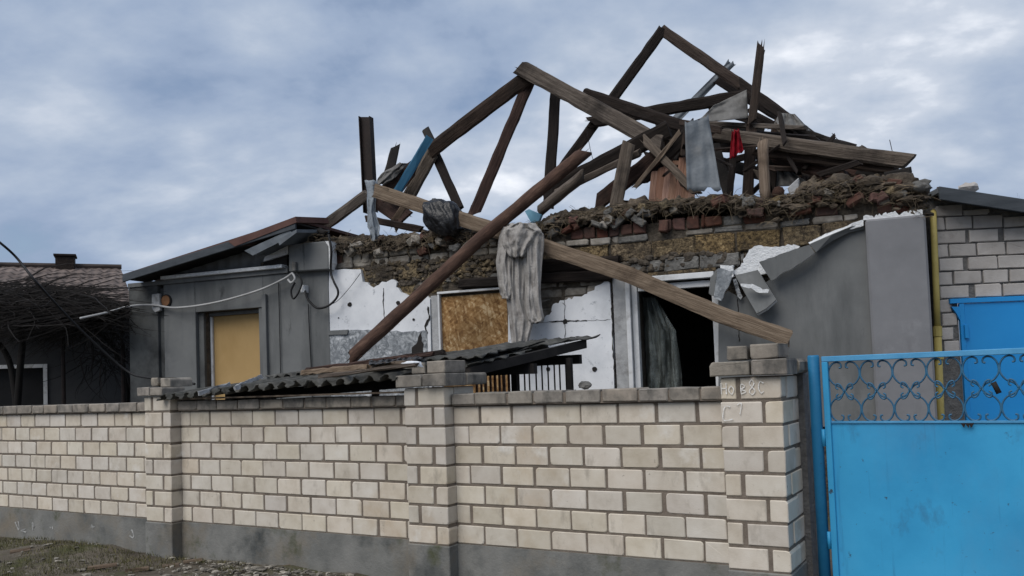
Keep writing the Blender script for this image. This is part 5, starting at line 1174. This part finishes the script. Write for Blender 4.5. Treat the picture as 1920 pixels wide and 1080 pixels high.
cable([(556, 512, -.13), (566, 528, -.13), (560, 548, -.13), (550, 560, -.12), (546, 545, -.12), (553, 530, -.12)], .012, 'cable', 'short black cable loop left of the junction box')
cable([(572, 545, -.12), (578, 562, -.12), (594, 577, -.12), (614, 574, -.12), (630, 560, -.10), (634, 546, -.10), (626, 528, -.10), (620, 508, -.08), (621, 470, -.13), (616, 440, -.1)], .015, 'cable', 'thick black cable looping over the white foam edge')
cable([(578, 570, -.03), (580, 620, -.02), (584, 700, -.02), (586, 760, -.02)], .007, 'cable', 'thin black wire running straight down the grey wall')
cable([(522, 530, -.02), (524, 600, -.02), (526, 700, -.02), (527, 760, -.02)], .006, 'cable', 'thin black wire on the grey wall right of the window surround')
cable([(676, 512, -.05), (655, 540, -.08), (630, 566, -.1), (600, 577, -.1)], .004, 'cable', 'hair-thin wire crossing the white foam at the left')
m = MB(); m.pbox(HOU, U(572, 543), U(578, 543)+.01, HOU.uv(575, 550)[1], HOU.uv(575, 536)[1], -.10, -.002); tag(m.build('junction_box', MT['whiteframe'], None, bevel=.006), 'small white junction box on the grey wall', 'box')
m = MB(); p = HOU.at(552, 508, -.13); m.tube([p, p+Vector((0, 0, .11))], .028, n=10); tag(m.build('insulator', MT['concrete'], None), 'small grey cable insulator on the parapet stub', 'insulator')

# ---- bare trees behind
def tree(px, py, dist, h, seed, label, n=7):
    base = EYE+ray(px, py)*dist; base.z = 0
    t = thing('bare_tree', label, 'tree', base, 'leafless trees beyond the houses'); rg = random.Random(seed)
    tr = MB(); tw = MB()
    tr.tube([base, base+Vector((.05*h, 0, h*.3)), base+Vector((.02*h, 0, h*.62))], .05*h*.3, n=7, r1=.02*h*.3)
    def grow(p, d, L, r, lev):
        pts = [p]; 
        for i in range(4):
            d = (d+Vector((rg.uniform(-.25, .25), rg.uniform(-.25, .25), rg.uniform(-.1, .2)))).normalized(); p = p+d*L/4; pts.append(p)
        tw.tube(pts, r, n=4, r1=r*.45, cap=False)
        if lev < 3:
            for i in range(3 if lev else 4): grow(pts[rg.choice((2, 3, 4))], (d+Vector((rg.uniform(-.9, .9), rg.uniform(-.9, .9), rg.uniform(-.1, .7)))).normalized(), L*rg.uniform(.5, .75), r*.5, lev+1)
    for i in range(n): grow(base+Vector((.03*h, 0, h*rg.uniform(.25, .6))), Vector((rg.uniform(-1, 1), rg.uniform(-1, 1), rg.uniform(.5, 1.3))).normalized(), h*.3, .008*h*.5, 0)
    tr.build('trunk', MT['twig'], t); tw.build('crown', MT['twig'], t)
tree(1978, 700, 30, 7.4, 2, 'leafless tree whose twigs reach in at the right edge', 9)
tree(1862, 700, 40, 7.6, 6, 'leafless treetop just showing over the annex roof', 6)

# ================================================================== foreground litter
rg = random.Random(21)
def front_ground(px, py):
    r = ray(px, py); t = -EYE.z/r.z; p = EYE+r*t; return p
m = MB(); m.c = []
for i in range(5200):
    px, py = rg.uniform(-20, 800), rg.uniform(1012, 1110)
    p = front_ground(px, py)
    if (p-FEN.p).dot(FEN.n) > .08: continue
    dens = math.exp(-((px-470)/120.)**2)*1.0+.07
    if rg.random() > dens: continue
    p.z = ground_z(p.x, p.y); r = rg.choice((.004, .006, .008, .011, .015, .022))
    lump(m, p+Vector((0, 0, r*.3)), r, i*.7, 1, rg.random(), (rg.uniform(.7, 1.9), rg.uniform(.7, 1.5), rg.uniform(.25, .7)))
tag(m.build('gravel', MT['stone'], None), 'grey gravel and crumbled rubble along the foot of the fence', 'gravel', kind='stuff')
m = MB(); m.c = []
for i in range(16000):
    px, py = rg.uniform(-30, 700), rg.uniform(1005, 1110); p = front_ground(px, py)
    if (p-FEN.p).dot(FEN.n) > .06: continue
    if noise.noise(p*1.4+Vector((3, 1, 0)))+.35*noise.noise(p*5) < (-.12 if px < 330 else .15): continue
    p.z = ground_z(p.x, p.y); h = rg.uniform(.012, .045); a = rg.uniform(0, 6.28); d = Vector((math.cos(a), math.sin(a), 0)); w = .003
    tip = p+Vector((rg.uniform(-.02, .02), rg.uniform(-.02, .02), h)); b = len(m.v); m.add([p-d*w, p+d*w, tip], [(0, 1, 2)], rg.random())
tag(m.build('grass', MT['grass'], None), 'short patchy green grass on the dirt before the fence', 'grass', kind='stuff')
for i, (x, y, L, lab) in enumerate(((165, 1072, .22, 'pale wood chip lying on the dirt at the far left'), (235, 1074, .20, 'pale wood chip below the left pillar'), (305, 1066, .14, 'short pale splinter at the foot of the left pillar'), (345, 1062, .16, 'pale splinter among the gravel right of the left pillar'), (20, 1052, .16, 'white scrap on the grass at the left edge'), (520, 1070, .15, 'pale splinter in the gravel under the middle panel'))):
    p = front_ground(x, y); p.z = ground_z(p.x, p.y)+.012; a = rg.uniform(-.5, .5)
    o = beam('wood_chip', [p, p+Vector((math.cos(a)*L, math.sin(a)*L, .015))], .03, h=.012, mat_='woodpale', jag=.02); tag(o, lab, 'wood chip', 'wood chips on the ground')
